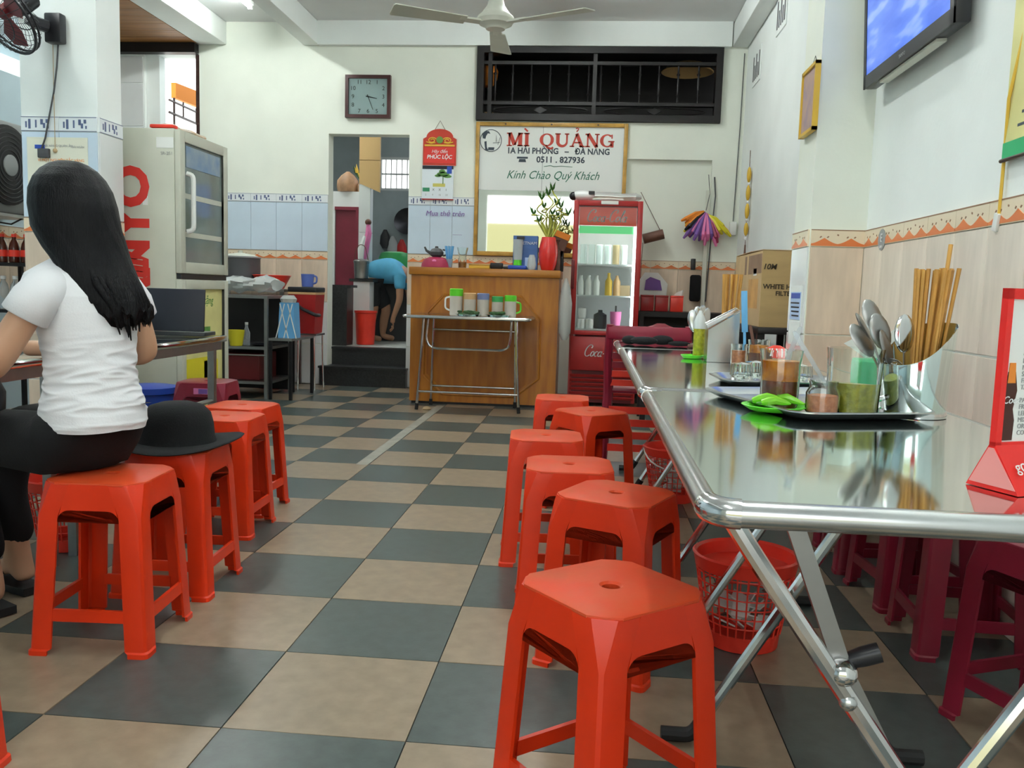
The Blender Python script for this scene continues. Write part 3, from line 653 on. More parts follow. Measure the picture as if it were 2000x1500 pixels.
# ---------------- things on the right tables ----------------
T=.70
def tray(label,x,y,rz,w,d,z=T):
    b=MB(); r=.055
    def ring(ww,dd,rr,zz): return [(a,c,zz) for a,c in rrect(ww,dd,rr,6)]
    b.loft([ring(w-.05,d-.05,r-.015,.002),ring(w-.03,d-.03,r-.008,.010),ring(w-.004,d-.004,r,.018),ring(w+.006,d+.006,r+.002,.017),ring(w+.006,d+.006,r+.002,.0145),ring(w-.026,d-.026,r-.006,.006),ring(w-.05,d-.05,r-.015,0)],cap=False)
    b.face([(a,c,.002) for a,c in rrect(w-.05,d-.05,r-.015,6)]); b.face([(a,c,0) for a,c in rrect(w-.05,d-.05,r-.015,6)])
    return single('serving_tray',b,'brushed',label,'tray',(x,y,z+.001),(0,0,R(rz)),group='steel trays on the right tables')
tray('steel tray with the green chillies and condiment jars, foreground table',1.665,.345,18,.34,.47)
tray('steel tray behind the chilli tray carrying upturned glasses',1.70,.86,6,.36,.26)
def glass_pot(name,label,cat,loc,prof,fill=(),hd=None,wall=.0025,n=28,group=None):
    t=thing(name,label,cat,loc,0,group); inn=[(max(.001,r-wall),z+(wall if i==0 else 0)) for i,(r,z) in enumerate(prof)]
    part('glass_body',MB().lathe([(.001,prof[0][1])]+prof+inn[::-1]+[(.001,inn[0][1])],n=n,cap=False),'glass',t,sharp=50)
    for nm,m,z0,z1 in fill:
        def rad(z):
            for (r0,a),(r1,c) in zip(prof,prof[1:]):
                if a<=z<=c: return r0+(r1-r0)*(z-a)/max(c-a,1e-5)
            return prof[-1][0]
        zz=[z0+(z1-z0)*k/5 for k in range(6)]
        part(nm,MB().lathe([(max(.004,rad(z)-wall-.0006),z) for z in zz],n=n),m,t)
    if hd: part('handle',MB().tube(hd,.006,8,fil=.02),'glass',t)
    return t
zt=T+.004
glass_pot('sauce_glass','tall glass of red chilli oil on the foreground tray','glass',(1.574,.255,zt),[(.038,0),(.041,.004),(.0425,.10),(.047,.130)],[('dark_sauce','sauce_dark',.004,.062),('chilli_oil','sauce_oil',.0625,.106)])
glass_pot('condiment_jar','small necked glass jar of pinkish chilli paste on the foreground tray','jar',(1.650,.185,zt),[(.030,0),(.035,.006),(.035,.045),(.028,.058),(.0285,.064),(.0305,.070)],[('chilli_paste','chilisauce',.004,.040)])
glass_pot('pickle_pitcher','clear pitcher of green pickled chillies on the foreground tray','pitcher',(1.727,.235,zt),[(.050,0),(.053,.004),(.058,.12),(.060,.140)],[('pickles','pickle',.004,.066)],[(.056,.0,.118),(.095,-.01,.112),(.092,-.01,.045),(.054,.0,.030)])
def spoon(name,label,base,tip,m,group=None,bowl_up=False,rz=0,cat='spoon',big=1):
    a=Vector(base); d=Vector(tip)-a; ln=d.length
    b=MB(); q=Euler((0,0,0)); 
    if bowl_up:
        b.tube([(0,0,0),(0,0,ln-.05*big)],[.0035,.003],6); b.sphere((0,0,ln-.024*big),.024*big,(.62,.16,1.15),12)
    else: b.prism([(-.003,-.001,0),(.003,-.001,0),(.0055,-.001,ln-.01),(.003,-.001,ln),(-.003,-.001,ln),(-.0055,-.001,ln-.01)],(0,.0022,0))
    m4=Vector((0,0,1)).rotation_difference(d.normalized())
    o=single(name,b,m,label,cat,a,(0,0,0),group); o.rotation_mode='QUATERNION'; from mathutils import Quaternion
    o.rotation_quaternion=m4@Quaternion((0,0,1),rz); return o
spoon('plastic_spoon','clear plastic spoon handle leaning left out of the pickle pitcher',(1.700,.235,.715),(1.598,.26,.875),'clearplastic')
spoon('plastic_spoon','clear plastic spoon handle leaning right out of the chilli oil glass',(1.552,.255,.71),(1.622,.30,.885),'clearplastic')
b=MB().lathe([(.001,.003),(.050,.003),(.068,.012),(.070,.011),(.052,0),(.001,0)],n=28,cap=False); single('saucer',b,'limegreen','green saucer holding chillies on the foreground tray','saucer',(1.556,.215,zt))
for k,(p,q,lb) in enumerate((((1.512,.225,.722),(1.57,.205,.730),'fresh green chilli lying leftmost on the green saucer'),((1.545,.24,.727),(1.575,.225,.724),'short green chilli piece at the back of the green saucer'),((1.55,.235,.730),(1.615,.190,.722),'long green chilli pointing right on the green saucer'),((1.525,.195,.722),(1.585,.185,.722),'green chilli nearest the camera on the green saucer'))):
    a,c=Vector(p),Vector(q); mid=(a+c)/2+Vector((0,0,.006)); ch=thing('green_chilli',lb,'chilli',a,0,'green chillies on the saucer')
    part('pod',MB().tube([a,a.lerp(mid,.5),mid,mid.lerp(c,.5),c],[.006,.0095,.0095,.007,.002],8),'chili',ch,world=True); part('stem',MB().cyl(a-(mid-a)*.35,a,.002),'leaf',ch,world=True)
for k,(x,y,lb) in enumerate(((1.585,.815,'upturned glass at the left end of the rear tray'),(1.640,.90,'upturned glass behind the tall chilli oil glass, rear tray'),(1.665,.80,'upturned glass right beside the chilli oil glass, rear tray'),(1.755,.83,'upturned glass between chilli oil glass and pitcher'))):
    b=MB(); n=16; rings=[]
    for r,z in((.032,0),(.0315,.02),(.029,.052),(.027,.056),(.002,.057)):
        rings.append([((r*(1+.05*(q%2) if .01<z<.054 else r))*math.cos(2*PI*q/n),(r*(1+.05*(q%2) if .01<z<.054 else r))*math.sin(2*PI*q/n),z) for q in range(n)])
    for r,z in((.026,.053),(.029,.02),(.0295,0)): rings.append([(r*math.cos(2*PI*q/n),r*math.sin(2*PI*q/n),z) for q in range(n)])
    rings[5:5]=[]; b.loft(rings,cap=False); single('drinking_glass',b,'glass',lb,'glass',(x,y,T+.006),group='upturned faceted glasses on the rear tray')
# steel cutlery holder
hx,hy=1.862,.255
ch=thing('cutlery_holder','round steel cutlery holder with a slanted rim, foreground table','holder',(hx,hy,T))
def cut(a): 
    s=.5+.5*math.cos(a-R(20)); s=s*s*(3-2*s); return .112+.092*s
n=40; b=MB(); ring=lambda r,f:[(r*math.cos(2*PI*k/n),r*math.sin(2*PI*k/n),f(2*PI*k/n)) for k in range(n)]
b.loft([ring(.064,lambda a:.004),ring(.064,lambda a:.012),ring(.0665,lambda a:.016),ring(.0765,lambda a:cut(a)-.004),ring(.0765,cut),ring(.0750,cut),ring(.0645,lambda a:.016),ring(.010,lambda a:.014)],cap=False)
part('cup',b,'steel',ch); part('foot_ring',MB().lathe([(.062,0),(.068,0),(.0685,.006),(.0675,.011),(.062,.011)],n=40),'chrome',ch)
rnd=random.Random(3); GC='bamboo chopsticks in the foreground steel holder'
for k in range(26):
    u,v=rnd.uniform(-.028,.048),rnd.uniform(-.036,.040)
    a=Vector((hx+.014+u*.55,hy+.008+v*.5,T+.018)); tp=Vector((hx+.026+u*1.05,hy+.010+v*.95,T+.322-rnd.uniform(0,.006)))
    lb='bamboo chopstick standing in the foreground steel holder'
    if k==25: a=Vector((hx+.02,hy-.02,T+.018)); tp=Vector((hx+.052,hy+.0,T+.372)); lb='bamboo chopstick sticking up higher than its bundle, foreground holder'
    d=tp-a; b=MB().tube([(0,0,0),(0,0,d.length)],[.0026,.0046],6); o=single('chopstick',b,'bamboo' if k%2 else 'bamboodark',lb,'chopstick',a,group=GC); o.rotation_mode='QUATERNION'; o.rotation_quaternion=Vector((0,0,1)).rotation_difference(d.normalized())
for k,(dx,dy,h,lb,rz) in enumerate(((-.135,.02,.190,'steel spoon leaning furthest left in the foreground holder',.5),(-.118,.05,.215,'steel spoon second from left in the foreground holder',1.1),(-.105,.03,.245,'steel spoon standing highest in the foreground holder',.3),(-.085,-.02,.180,'steel spoon low at the rim of the foreground holder',.9),(-.098,-.01,.215,'steel spoon in the middle of the spoon bunch, foreground holder',.2),(-.036,-.01,.215,'bright steel spoon next to the chopsticks, foreground holder',.15))):
    spoon('steel_spoon',lb,(hx-.015,hy-.01+k*.004,T+.02),(hx+dx,hy+dy,T+h),'bluntsteel' if k<5 else 'chrome','steel spoons in the foreground holder',True,rz,big=1.55)
nb=thing('napkin_box','green napkin box with a white napkin pulled up, behind the pitcher','napkin box',(1.865,.52,T))
part('box_body',MB().b2((-.055,-.04,0),(.055,.04,.105),bev=.006),'green',nb)
part('napkin',MB().prism([(-.085,.0,.140),(-.03,.0,.107),(.05,.0,.106),(.055,.0,.15),(-.015,.0,.180)],(.012,.004,0)).prism([(-.03,-.01,.107),(.045,-.01,.107),(.03,-.012,.18)],(0,.003,0)),'paper',nb)
# red menu stand
mn=thing('menu_stand','red plastic table menu stand with a white drink list, right frame edge','menu stand',(1.710,-.553,T),R(25)); mw=.17
part('base',MB().prism([(0,0,0),(0,.082,0),(0,.050,.060),(0,.040,.060)],(mw,0,0)),'menured',mn)
part('end_plate',MB().prism([(-.002,.004,.006),(-.002,.076,.006),(-.002,.049,.056),(-.002,.041,.056)],(.0015,0,0)),'menupink',mn)
fr=[(x,y,z) for x,y,z in()]
pz0,pz1=.058,.268
b=MB(); 
for q in(((0,pz0),(mw,pz0),(mw,pz0+.006),(0,pz0+.006)),((0,pz1-.014),(mw,pz1-.014),(mw,pz1),(0,pz1)),((0,pz0),(.010,pz0),(.010,pz1),(0,pz1)),((mw-.01,pz0),(mw,pz0),(mw,pz1),(mw-.01,pz1))): b.prism([(x,.040,z) for x,z in q],(0,.010,0))
part('frame',b,'menured',mn); part('sheet',MB().b2((.010,.043,pz0+.006),(mw-.010,.046,pz1-.014)),'paper',mn)
part('bottle_neck_print',MB().prism([(.0135,.0415,pz0+.085),(.0275,.0415,pz0+.085),(.0255,.0415,pz0+.112),(.0155,.0415,pz0+.112)],(0,.001,0)),'orangecloth',mn)
bt=part('bottle_print',MB().prism([(.010,.0418,pz0+.008),(.030,.0418,pz0+.008),(.031,.0418,pz0+.035),(.027,.0418,pz0+.05),(.032,.0418,pz0+.075),(.027,.0418,pz0+.10),(.014,.0418,pz0+.10),(.010,.0418,pz0+.07)],(0,.001,0)),'cola',mn,label='cola bottle picture printed on the sheet')
text('bottle_print_lettering','Coca',.014,'white',bt,(.022,.0412,pz0+.062),ext=.0003,shear=.3)
ls=['SODA','SODA CHANH','BEER','','COCA','PEPSI','COFFEE','NATURAL','MINERAL','SUGARCANE','FRUIT JUICE','TAMARIND','','PASSION','FRUIT','LEMON JUICE','MIXED FRUIT','ORANGE','COCONUT']
for k,s in enumerate(ls):
    if s: text('list_line',s,.0092,'grey',mn,(.038,.0422,pz1-.034-k*.0088),ext=.0003,align='LEFT')
text('lettering','gọi',.021,'white',mn,(.026,.0185,.034),(R(90)-math.atan2(.04,.06),0,0),.0004); text('lettering','Coca-Cola',.026,'white',mn,(.092,.0185,.032),(R(90)-math.atan2(.04,.06),0,0),.0004,shear=.35,off=.0006)
part('disc_emblem',MB().tube([(.075+.026*math.cos(a),.0198+.018*math.sin(a)*.67,.031+.018*math.sin(a)) for a in[2*PI*k/24 for k in range(24)]],.0006,4,closed=True),'cokered',mn)
# second holder
h2=thing('cutlery_holder','boxy steel holder with a sloping top, second table, chopsticks behind it','holder',(1.655,1.68,T))
b=MB().loft([[(-.06,-.045,0),(.055,-.045,0),(.055,.05,0),(-.06,.05,0)],[(-.06,-.045,.125),(.055,-.045,.195),(.055,.05,.205),(-.06,.05,.14)]]); part('case',b,'brushed',h2,sharp=20)
part('rim',MB().tube([(-.06,-.045,.126),(.055,-.045,.196),(.055,.05,.206),(-.06,.05,.141)],.004,6,closed=True),'chrome',h2)
for k in range(10):
    a=Vector((1.672+.012*(k%4),1.765+.012*(k//4),T+.004)); tp=Vector((1.672+.019*(k%4)+(.01 if k==5 else 0)-.004*(k//4),1.762+.014*(k//4),T+.335)); d=tp-a
    o=single('chopstick',MB().tube([(0,0,0),(0,0,d.length)],[.003,.005],6),'bamboo' if k%3 else 'bamboodark','bamboo chopstick standing behind the boxy holder on the second table','chopstick',a,group='bamboo chopsticks behind the boxy holder'); o.rotation_mode='QUATERNION'; o.rotation_quaternion=Vector((0,0,1)).rotation_difference(d.normalized())
for k,(x,h) in enumerate(((1.562,.185),(1.585,.20),(1.607,.205),(1.628,.195))): spoon('steel_spoon',('steel spoon at the left end','steel spoon second from left','steel spoon second from right','steel spoon at the right end')[k]+' of the bunch beside the boxy holder',(1.600,1.90+.004*k,T+.004),(x,1.90+.01*k,T+h),'brushed','steel spoons beside the boxy holder',True,.25*k,big=1.7)
bo=thing('sauce_bottle','squeeze bottle half full of yellow green sauce left of the boxy holder','bottle',(1.588,1.84,T)); part('bottle_body',MB().lathe([(.0235,.117),(.0235,.145),(.017,.165),(.010,.178),(.006,.19)],n=20),'frosted',bo,label='cloudy empty upper half'); part('filled_body',MB().lathe([(.022,0),(.0235,.004),(.0235,.1165)],n=20),'pickle',bo,label='part filled with yellow green sauce')
single('saucer',MB().lathe([(.001,.003),(.035,.003),(.045,.014),(.047,.013),(.036,0),(.001,0)],n=20,cap=False),'limegreen','small green saucer on the second table beside the boxy holder','saucer',(1.56,1.80,T+.0005))
glass_pot('sauce_jar','glass jar of dark chilli sauce on the second table','jar',(1.745,1.42,T),[(.030,0),(.034,.004),(.036,.085),(.038,.10)],[('dark_sauce','sauce_dark',.004,.055),('chilli_oil','sauce_oil',.0555,.082)])
glass_pot('sauce_jar','glass jar of pinkish sauce left of the dark chilli jar, second table','jar',(1.685,1.47,T),[(.026,0),(.028,.004),(.028,.07),(.03,.08)],[('paste','chilisauce',.004,.058)])
spoon('long_spoon','brown spoon with a blue handle standing in the dark sauce jar',(1.745,1.42,T+.006),(1.712,1.43,T+.15),'brown'); single('blue_spoon_handle',MB().b2((-.005,-.002,0),(.005,.002,.12),bev=.001).b2((-.010,-.002,.12),(.012,.002,.27),bev=.001),'lightblue','bright blue spatula standing upright by the dark sauce jar, second table','spatula',(1.722,1.545,T+.001),(0,R(-4),0))
sj=thing('spice_shaker','jar with a red and white striped domed lid, second table','jar',(1.745,1.13,T)); part('jar_body',MB().lathe([(.030,0),(.034,.004),(.034,.05),(.03,.06)],n=20),'clearplastic',sj)
lid=part('lid',MB().lathe([(.038,.058),(.038,.07),(.03,.088),(.012,.097),(.001,.098)],n=24,cap=False),'redplastic',sj)
for k in range(10): a=2*PI*k/10; part('stripe',MB().tube([(.0385*math.cos(a),.0385*math.sin(a),.062),(.0385*math.cos(a),.0385*math.sin(a),.070),(.031*math.cos(a),.031*math.sin(a),.088)],.0032,6),'white',lid)
b=MB()
for c,s in(((0,0,.02),(.9,.5,.26)),((.09,.02,.025),(.7,.45,.3)),((-.07,.03,.02),(.5,.5,.28)),((.17,-.02,.012),(.7,.3,.16))): b.sphere(c,.08,s,14)
single('crumpled_bag',b,'blackcloth','black cloth bundle lying at the far end of the steel tables','cloth bag',(1.42,2.66,T-.001))
single('wooden_board',MB().b2((-.13,-.06,0),(.15,.06,.012),bev=.004),'brown','brown board lying beside the black cloth bundle','board',(1.76,2.62,T-.001))
# ---------------- right wall things ----------------
tv=thing('television','black flat television bracketed high on the right wall, blue picture','television',(2.30,1.82,2.14),R(0)); tv.rotation_euler=(0,R(-3),0)
b=MB(); hw,hh=.475,.285
b.b2((-.022,-hw,-hh),(.03,hw,hh),bev=.008); part('housing',b,'blackplastic',tv)
b=MB(); 
for ya,yb,za,zb in((-hw,hw,-hh,-hh+.052),(-hw,hw,hh-.03,hh),(-hw,-hw+.03,-hh,hh),(hw-.03,hw,-hh,hh)): b.b2((-.028,ya,za),(-.022,yb,zb))
part('bezel',b,'blackplastic',tv)
sm=mat('tv_picture',(.05,.12,.5),.2,emis=(.1,.2,.8),es=.55); n=sm.node_tree.nodes; l=sm.node_tree.links
t_=n.new('ShaderNodeTexCoord'); mp=n.new('ShaderNodeMapping'); mp.inputs['Rotation'].default_value=(R(34),0,0); mp.inputs['Scale'].default_value=(1,1.2,5); wv=n.new('ShaderNodeTexNoise'); wv.inputs['Scale'].default_value=3.2; rp=n.new('ShaderNodeValToRGB')
l.new(t_.outputs['Object'],mp.inputs[0]); l.new(mp.outputs[0],wv.inputs['Vector']); l.new(wv.outputs['Fac'],rp.inputs[0]); l.new(rp.outputs[0],n['Principled BSDF'].inputs['Emission Color'])
rp.color_ramp.elements[0].position=.38; rp.color_ramp.elements[0].color=(.055,.115,.48,1); rp.color_ramp.elements[1].position=.62; rp.color_ramp.elements[1].color=(.22,.34,.86,1)
e=rp.color_ramp.elements.new(.56); e.color=(.11,.20,.66,1); e=rp.color_ramp.elements.new(.70); e.color=(.30,.40,.88,1)
part('screen',MB().b2((-.0245,-hw+.03,-hh+.052),(-.0225,hw-.03,hh-.03)),sm,tv)
part('wall_bracket',MB().b2((.03,-.2,-.1),(.066,.2,.1)),'blackmetal',tv); [part('bracket_arm',MB().b2((.03,q-.025,-.2),(.045,q+.025,.2)),'blackmetal',tv) for q in(-.225,.225)]; part('speaker_strip',MB().b2((-.015,-.3,-hh-.012),(.02,.3,-hh-.001)),'offwhite',tv)
text('maker_name','SANYO',.02,'grey',tv,(-.0285,0,-hh+.024),(PI/2,0,-PI/2),.0004)
cf=thing('framed_certificate','framed brown certificate in a gilt frame on the right column side','picture frame',(2.11,2.50,1.85)); cf.rotation_euler=(0,0,0)
b=MB()
for a in(((-.13,-.15),(.13,-.135)),((-.13,.135),(.13,.15)),((-.13,-.15),(-.117,.15)),((.117,-.15),(.13,.15))): b.b2((-.012,a[0][0],a[0][1]),(.012,a[1][0],a[1][1]))
part('frame',b,'gold',cf); part('sheet',MB().b2((-.004,-.117,-.135),(.010,.117,.135)),mat('certificate',(.48,.33,.27),.5,col2=(.36,.26,.30),vs=14),cf); part('cord',MB().tube([(.012,-.06,.15),(.014,0,.20),(.012,.06,.15)],.0015,4),'darkgrey',cf)
for k,(y,z) in enumerate(((5.92,2.86),(5.0,3.02))):
    vb=thing('vent_block','pierced ventilation block high on the far right wall, '+('nearer the back corner' if k==0 else 'nearer the camera'),'vent',(2.447,y,z),0,'ventilation blocks')
    part('plate',MB().b2((-.006,-.17,-.14),(.002,.17,.14)),'plaster_cool',vb)
    for q in range(5):
        part('slot',MB().b2((-.009,-.135+q*.062,-.10),(-.005,-.112+q*.062,.02 if q%2 else .10)),'darkgrey',vb)
md=thing('medallion_string','string of four gilt oval medallions with a tassel on the far right wall','hanging ornament',(2.425,5.88,2.17))
part('cord',MB().cyl((0,0,0),(0,0,-.78),.003,n=6),'brown',md)
for k in range(4): part('medallion',MB().sphere((0,0,-.20-k*.15),.066,(.28,.42,1) if k<3 else (.28,.36,.85),14),'gold',md); part('bead',MB().sphere((0,0,-.275-k*.15),.014,n=8),'white',md)
part('tassel',MB().cyl((0,0,-.78),(0,0,-.88),.006,.010,8),'brown',md)
ban=thing('hanging_banner','green bordered hanging banner cut by the right frame edge, high on the wall','banner',(2.36,.82,1.65))
part('sheet',MB().b2((-.003,-.25,-.27),(.001,.25,.27)),'posteryellow',ban); part('bottom_band',MB().b2((-.005,-.25,-.27),(-.003,.25,-.225)),'green',ban); part('bottom_rod',MB().cyl((-.002,-.26,-.275),(-.002,.262,-.275),.006),'darkwood',ban); part('top_rod',MB().cyl((-.002,-.26,.275),(-.002,.262,.275),.006),'darkwood',ban)
for k in range(5): part('text_line',MB().b2((-.004,-.22,-.19+k*.035),(-.003,.17-.02*k,-.182+k*.035)),'signnavy',ban)
part('hanging_cord',MB().tube([(2.365,1.0,1.78),(2.35,1.045,1.55),(2.362,1.07,1.40),(2.364,1.075,1.205)],.005,6),'gold',ban,world=True,label='yellow cord running down to the tiled border')
single('wall_hook',MB().box((0,0,0),(.012,.03,.055),rot=Euler((.25,0,0)),bev=.004),'whiteplastic','white adhesive hook on the orange tile border at right','hook',(2.362,1.085,1.195))
lb=thing('round_sticker','oval grey-green logo sticker on the tile border near the column','sticker',(2.3655,2.15,1.207)); part('disc',MB().lathe([(.045,-.0015),(.045,.0015)],n=28,axis=(1,0,0)),'grey',lb); text('lettering','E',.05,'white',lb,(-.003,0,.006),(PI/2,0,-PI/2),.0006); text('lettering','SAFE',.016,'white',lb,(-.003,0,-.03),(PI/2,0,-PI/2),.0006)
pf=thing('paper_poster','blue and white paper flyer on the side of the right column','poster',(2.119,2.55,.88)); part('sheet',MB().b2((-.002,-.11,-.15),(.001,.11,.13)),'paper',pf); part('blue_print',MB().b2((-.004,-.10,-.03),(-.002,.10,.10)),'skyblue',pf); part('heading',MB().b2((-.005,-.09,.07),(-.004,.09,.095)),'blue',pf)
for k in range(4): part('text_line',MB().b2((-.005,-.08,-.015+k*.02),(-.004,.06+.01*k,-.008+k*.02)),'navy',pf)
# carton on a side table
sd=thing('side_table','dark wooden side table under the big carton by the right wall','table',(2.255,3.75,0)); part('tabletop',MB().b2((-.185,-.55,.75),(.185,.55,.785),bev=.004),'blackwood',sd)
for a in(-1,1):
    for c in(-1,1): part('leg',MB().b2((a*.16-.02,c*.5-.02,0),(a*.16+.02,c*.5+.02,.75)),'blackwood',sd)
cb=thing('carton','large brown cardboard carton with printed black lettering by the right wall','box',(2.258,3.75,.786)); 
part('box_body',MB().b2((-.165,-.45,0),(.165,.45,.425)),'card',cb); part('flap',MB().prism([(-.166,-.45,.427),(.166,-.45,.427),(.166,-.10,.432),(-.166,-.10,.432)],(0,0,.004)).prism([(-.166,.45,.427),(.166,.45,.427),(.166,-.095,.433),(-.166,-.095,.433)],(0,0,.004)),'cardlight',cb)
part('light_side',MB().b2((-.1662,-.449,.001),(-.165,.449,.424)),'cardlight',cb); part('orange_print',MB().b2((-.1672,-.36,.10),(-.166,-.06,.27)),mat('orangeprint',(.55,.30,.10),.7,var=.2,vs=8),cb); part('dark_print',MB().b2((-.1672,-.44,.30),(-.166,.1,.41)),mat('darkprint',(.26,.16,.10),.7,var=.15,vs=8),cb); part('white_print',MB().b2((-.1672,-.30,.29),(-.1665,-.2,.33)),'paper',cb)
part('tape',MB().b2((-.1675,-.03,.0),(-.165,.03,.424)),'cardlight',cb)
text('lettering','10M',.042,'cardink',cb,(-.125,-.452,.335),ext=.0008,align='CENTER',shear=.2,off=.001); text('lettering','WHITE HORSE',.037,'cardink',cb,(-.155,-.452,.225),ext=.0008,align='LEFT',off=.001); text('lettering','FILTER',.035,'cardink',cb,(-.085,-.452,.188),ext=.0008,align='LEFT',off=.001)
for zx in(.36,.03):
    b=MB()
    for k in range(8): b.b2((-.01+k*.008,-.4515,zx),(-.005+k*.008,-.45,zx+.055))
    part('bar_mark',b,'cardink',cb,stuff=True)
# maroon plastic chair
pc=thing('plastic_chair','maroon slat-back plastic chair at the far end of the steel tables','chair',(1.47,3.30,0))
for s in(-1,1):
    part('leg',MB().tube([(s*.22,-.20,0),(s*.205,-.17,.40)],[.020,.028],8),'maroon',pc); part('leg',MB().tube([(s*.22,.22,0),(s*.20,.19,.40)],[.020,.026],8),'maroon',pc)
    part('back_post',MB().tube([(s*.205,-.17,.40),(s*.215,-.21,.60),(s*.21,-.235,.78)],[.028,.024,.020],8),'maroon',pc)
part('seat',MB().b2((-.225,-.19,.40),(.225,.22,.43),bev=.012),'maroon',pc); part('top_rail',MB().b2((-.225,-.255,.70),(.225,-.225,.775),bev=.012),'maroon',pc)
for k in range(5): part('slat',MB().box((0,-.196-k*.0065,.46+k*.050),(.40,.012,.034)),'redplastic' if k<2 else 'maroon',pc)  # lower slats redder: light passing through the maroon plastic, put into the colour
for k in range(4): part('slat',MB().box((0,-.205,.10+k*.07),(.40,.010,.04)),'redplastic',pc)  # same redder colour for light coming through the chair
# ---------------- lamps and fans ----------------
def tube_lamp(label,x,y,power=True):
    t=thing('fluorescent_lamp',label,'ceiling lamp',(x,y,3.36),0,None)
    part('housing',MB().b2((-.025,-.62,-.045),(.025,.62,0)),'white',t)
    part('tube',MB().cyl((0,-.59,-.062),(0,.59,-.062),.014,n=12),'lamp',t)
    for s in(-1,1): part('socket',MB().b2((-.018,s*.605-.012,-.08),(.018,s*.605+.012,-.045)),'white',t)
    if False:
        ld=bpy.data.lights.new('tube_light','AREA'); ld.shape='RECTANGLE'; ld.size=.03; ld.size_y=1.18; ld.energy=TUBE_W; ld.color=(.93,1,.97)
        lo=bpy.data.objects.new('tube_light',ld); COL.objects.link(lo); lo.parent=t; lo.location=(0,0,-.085)
    return t
tube_lamp('glowing fluorescent tube on the ceiling between the two left beams',-1.86,5.23)
tube_lamp('fluorescent tube on the ceiling over the aisle, out of the picture above',.55,2.1)
tube_lamp('added fluorescent tube over the counter end, unseen above, brightening the back right',.75,4.85)  # extra unseen lamp, added to lift the dark back right
tube_lamp('added unseen fluorescent tube between the left beams nearer the camera, for more light',-1.95,1.6)  # extra unseen lamp, added to brighten side walls and ceiling
tube_lamp('added fluorescent tube over the right tables, unseen above, brightening the near right wall',1.55,.1)  # put in out of view so the near right wall gets more light
k_=tube_lamp('fluorescent tube on the kitchen ceiling behind the doorway wall',-1.95,7.3); k_.location.z=3.198
tube_lamp('added unseen fluorescent tube above the camera, for more light indoors',.25,-1.9)  # added out-of-view lamp, raises the general indoor brightness
cfn=thing('ceiling_fan','off white ceiling fan with three still blades above the aisle','ceiling fan',(.478,4.0,3.358))
part('canopy',MB().lathe([(.01,-.09),(.05,-.07),(.06,-.02),(.055,0)],n=20),'offwhite',cfn); part('rod',MB().cyl((0,0,-.08),(0,0,-.60),.013),'offwhite',cfn)
part('motor',MB().lathe([(.014,-.565),(.045,-.58),(.055,-.62),(.09,-.668),(.115,-.69),(.12,-.71),(.105,-.735),(.07,-.75),(.06,-.765),(.0,-.77)],n=32),'offwhite',cfn)
for a in(93,206,-26):
    bl=part('blade',MB().prism([(.20,-.052,0),(.66,-.075,0),(.67,-.06,0),(.67,.06,0),(.66,.075,0),(.20,.052,0)],(0,0,.006)).rot(R(9),'X'),'fridgegrey',cfn,(0,0,-.735),(0,0,R(a)))
    part('blade_arm',MB().b2((.08,-.03,.0),(.24,.03,.012)).rot(R(6),'X'),'offwhite',bl)
wf_=thing('wall_fan','black caged wall fan bracketed on the left column, upper left corner','fan',(-1.69,2.79,2.235))
part('bracket',MB().b2((-.045,-.045,-.075),(.045,.015,.075),bev=.01),'blackplastic',wf_); part('arm',MB().tube([(-.02,-.05,0),(-.05,-.09,.005),(-.075,-.13,.02)],.032,10),'blackplastic',wf_)
ax=Vector((-.35,-.62,-.62)).normalized(); hc=Vector((-.085,-.235,.04)); u=ax.orthogonal().normalized(); v=ax.cross(u)
part('motor',MB().lathe([(.02,-.14),(.06,-.12),(.065,-.04),(.05,0)],c=hc,n=16,axis=ax),'blackplastic',wf_)
b=MB()
cg=lambda r,d:[hc+ax*d+(u*math.cos(2*PI*k/36)+v*math.sin(2*PI*k/36))*r for k in range(36)]
for r,d,w in((.205,.05,.006),(.205,.075,.008),(.12,-.005,.003),(.12,.12,.003)): b.tube(cg(r,d),w,6,closed=True)
part('cage_ring',b,'blackplastic',wf_)
b=MB()
for k in range(36):
    e=u*math.cos(2*PI*k/36)+v*math.sin(2*PI*k/36); b.tube([hc+ax*.0+e*.05,hc+e*.13-ax*.005,hc+e*.19+ax*.02,hc+ax*.06+e*.205,hc+e*.19+ax*.10,hc+e*.13+ax*.12,hc+ax*.13+e*.04],.0014,4)
part('cage_wires',b,'blackmetal',wf_,stuff=True)
for k in range(3):
    e=u*math.cos(2*PI*k/3+.5)+v*math.sin(2*PI*k/3+.5); f=ax.cross(e); part('blade',MB().prism([hc+ax*.05+e*.03-f*.02,hc+ax*.06+e*.12-f*.07,hc+ax*.06+e*.175-f*.03,hc+ax*.045+e*.175+f*.05,hc+ax*.04+e*.1+f*.05,hc+ax*.045+e*.03+f*.02],ax*.003),'cokedark',wf_)
part('hub',MB().lathe([(.035,.02),(.035,.07),(.02,.08)],c=hc,n=16,axis=ax),'cokedark',wf_)
single('fan_cord',MB().tube([(-1.69,2.797,2.16),(-1.70,2.797,2.05),(-1.72,2.797,1.92),(-1.745,2.793,1.80),(-1.77,2.79,1.68),(-1.79,2.785,1.62)],.0045,6),'darkgrey','dark cord hanging from the wall fan down the left column','cord')
single('pull_cord',MB().tube([(-1.72,2.798,2.16),(-1.72,2.795,1.62)],.0018,5).sphere((-1.72,2.795,1.615),.012),'tan','thin tan pull cord with a round end on the left column','pull cord')
single('wall_socket',MB().b2((-.032,-.015,-.024),(.032,.004,.024),bev=.004),'darkgrey','dark wall socket on the left column poster','socket',(-1.78,2.795,1.60))
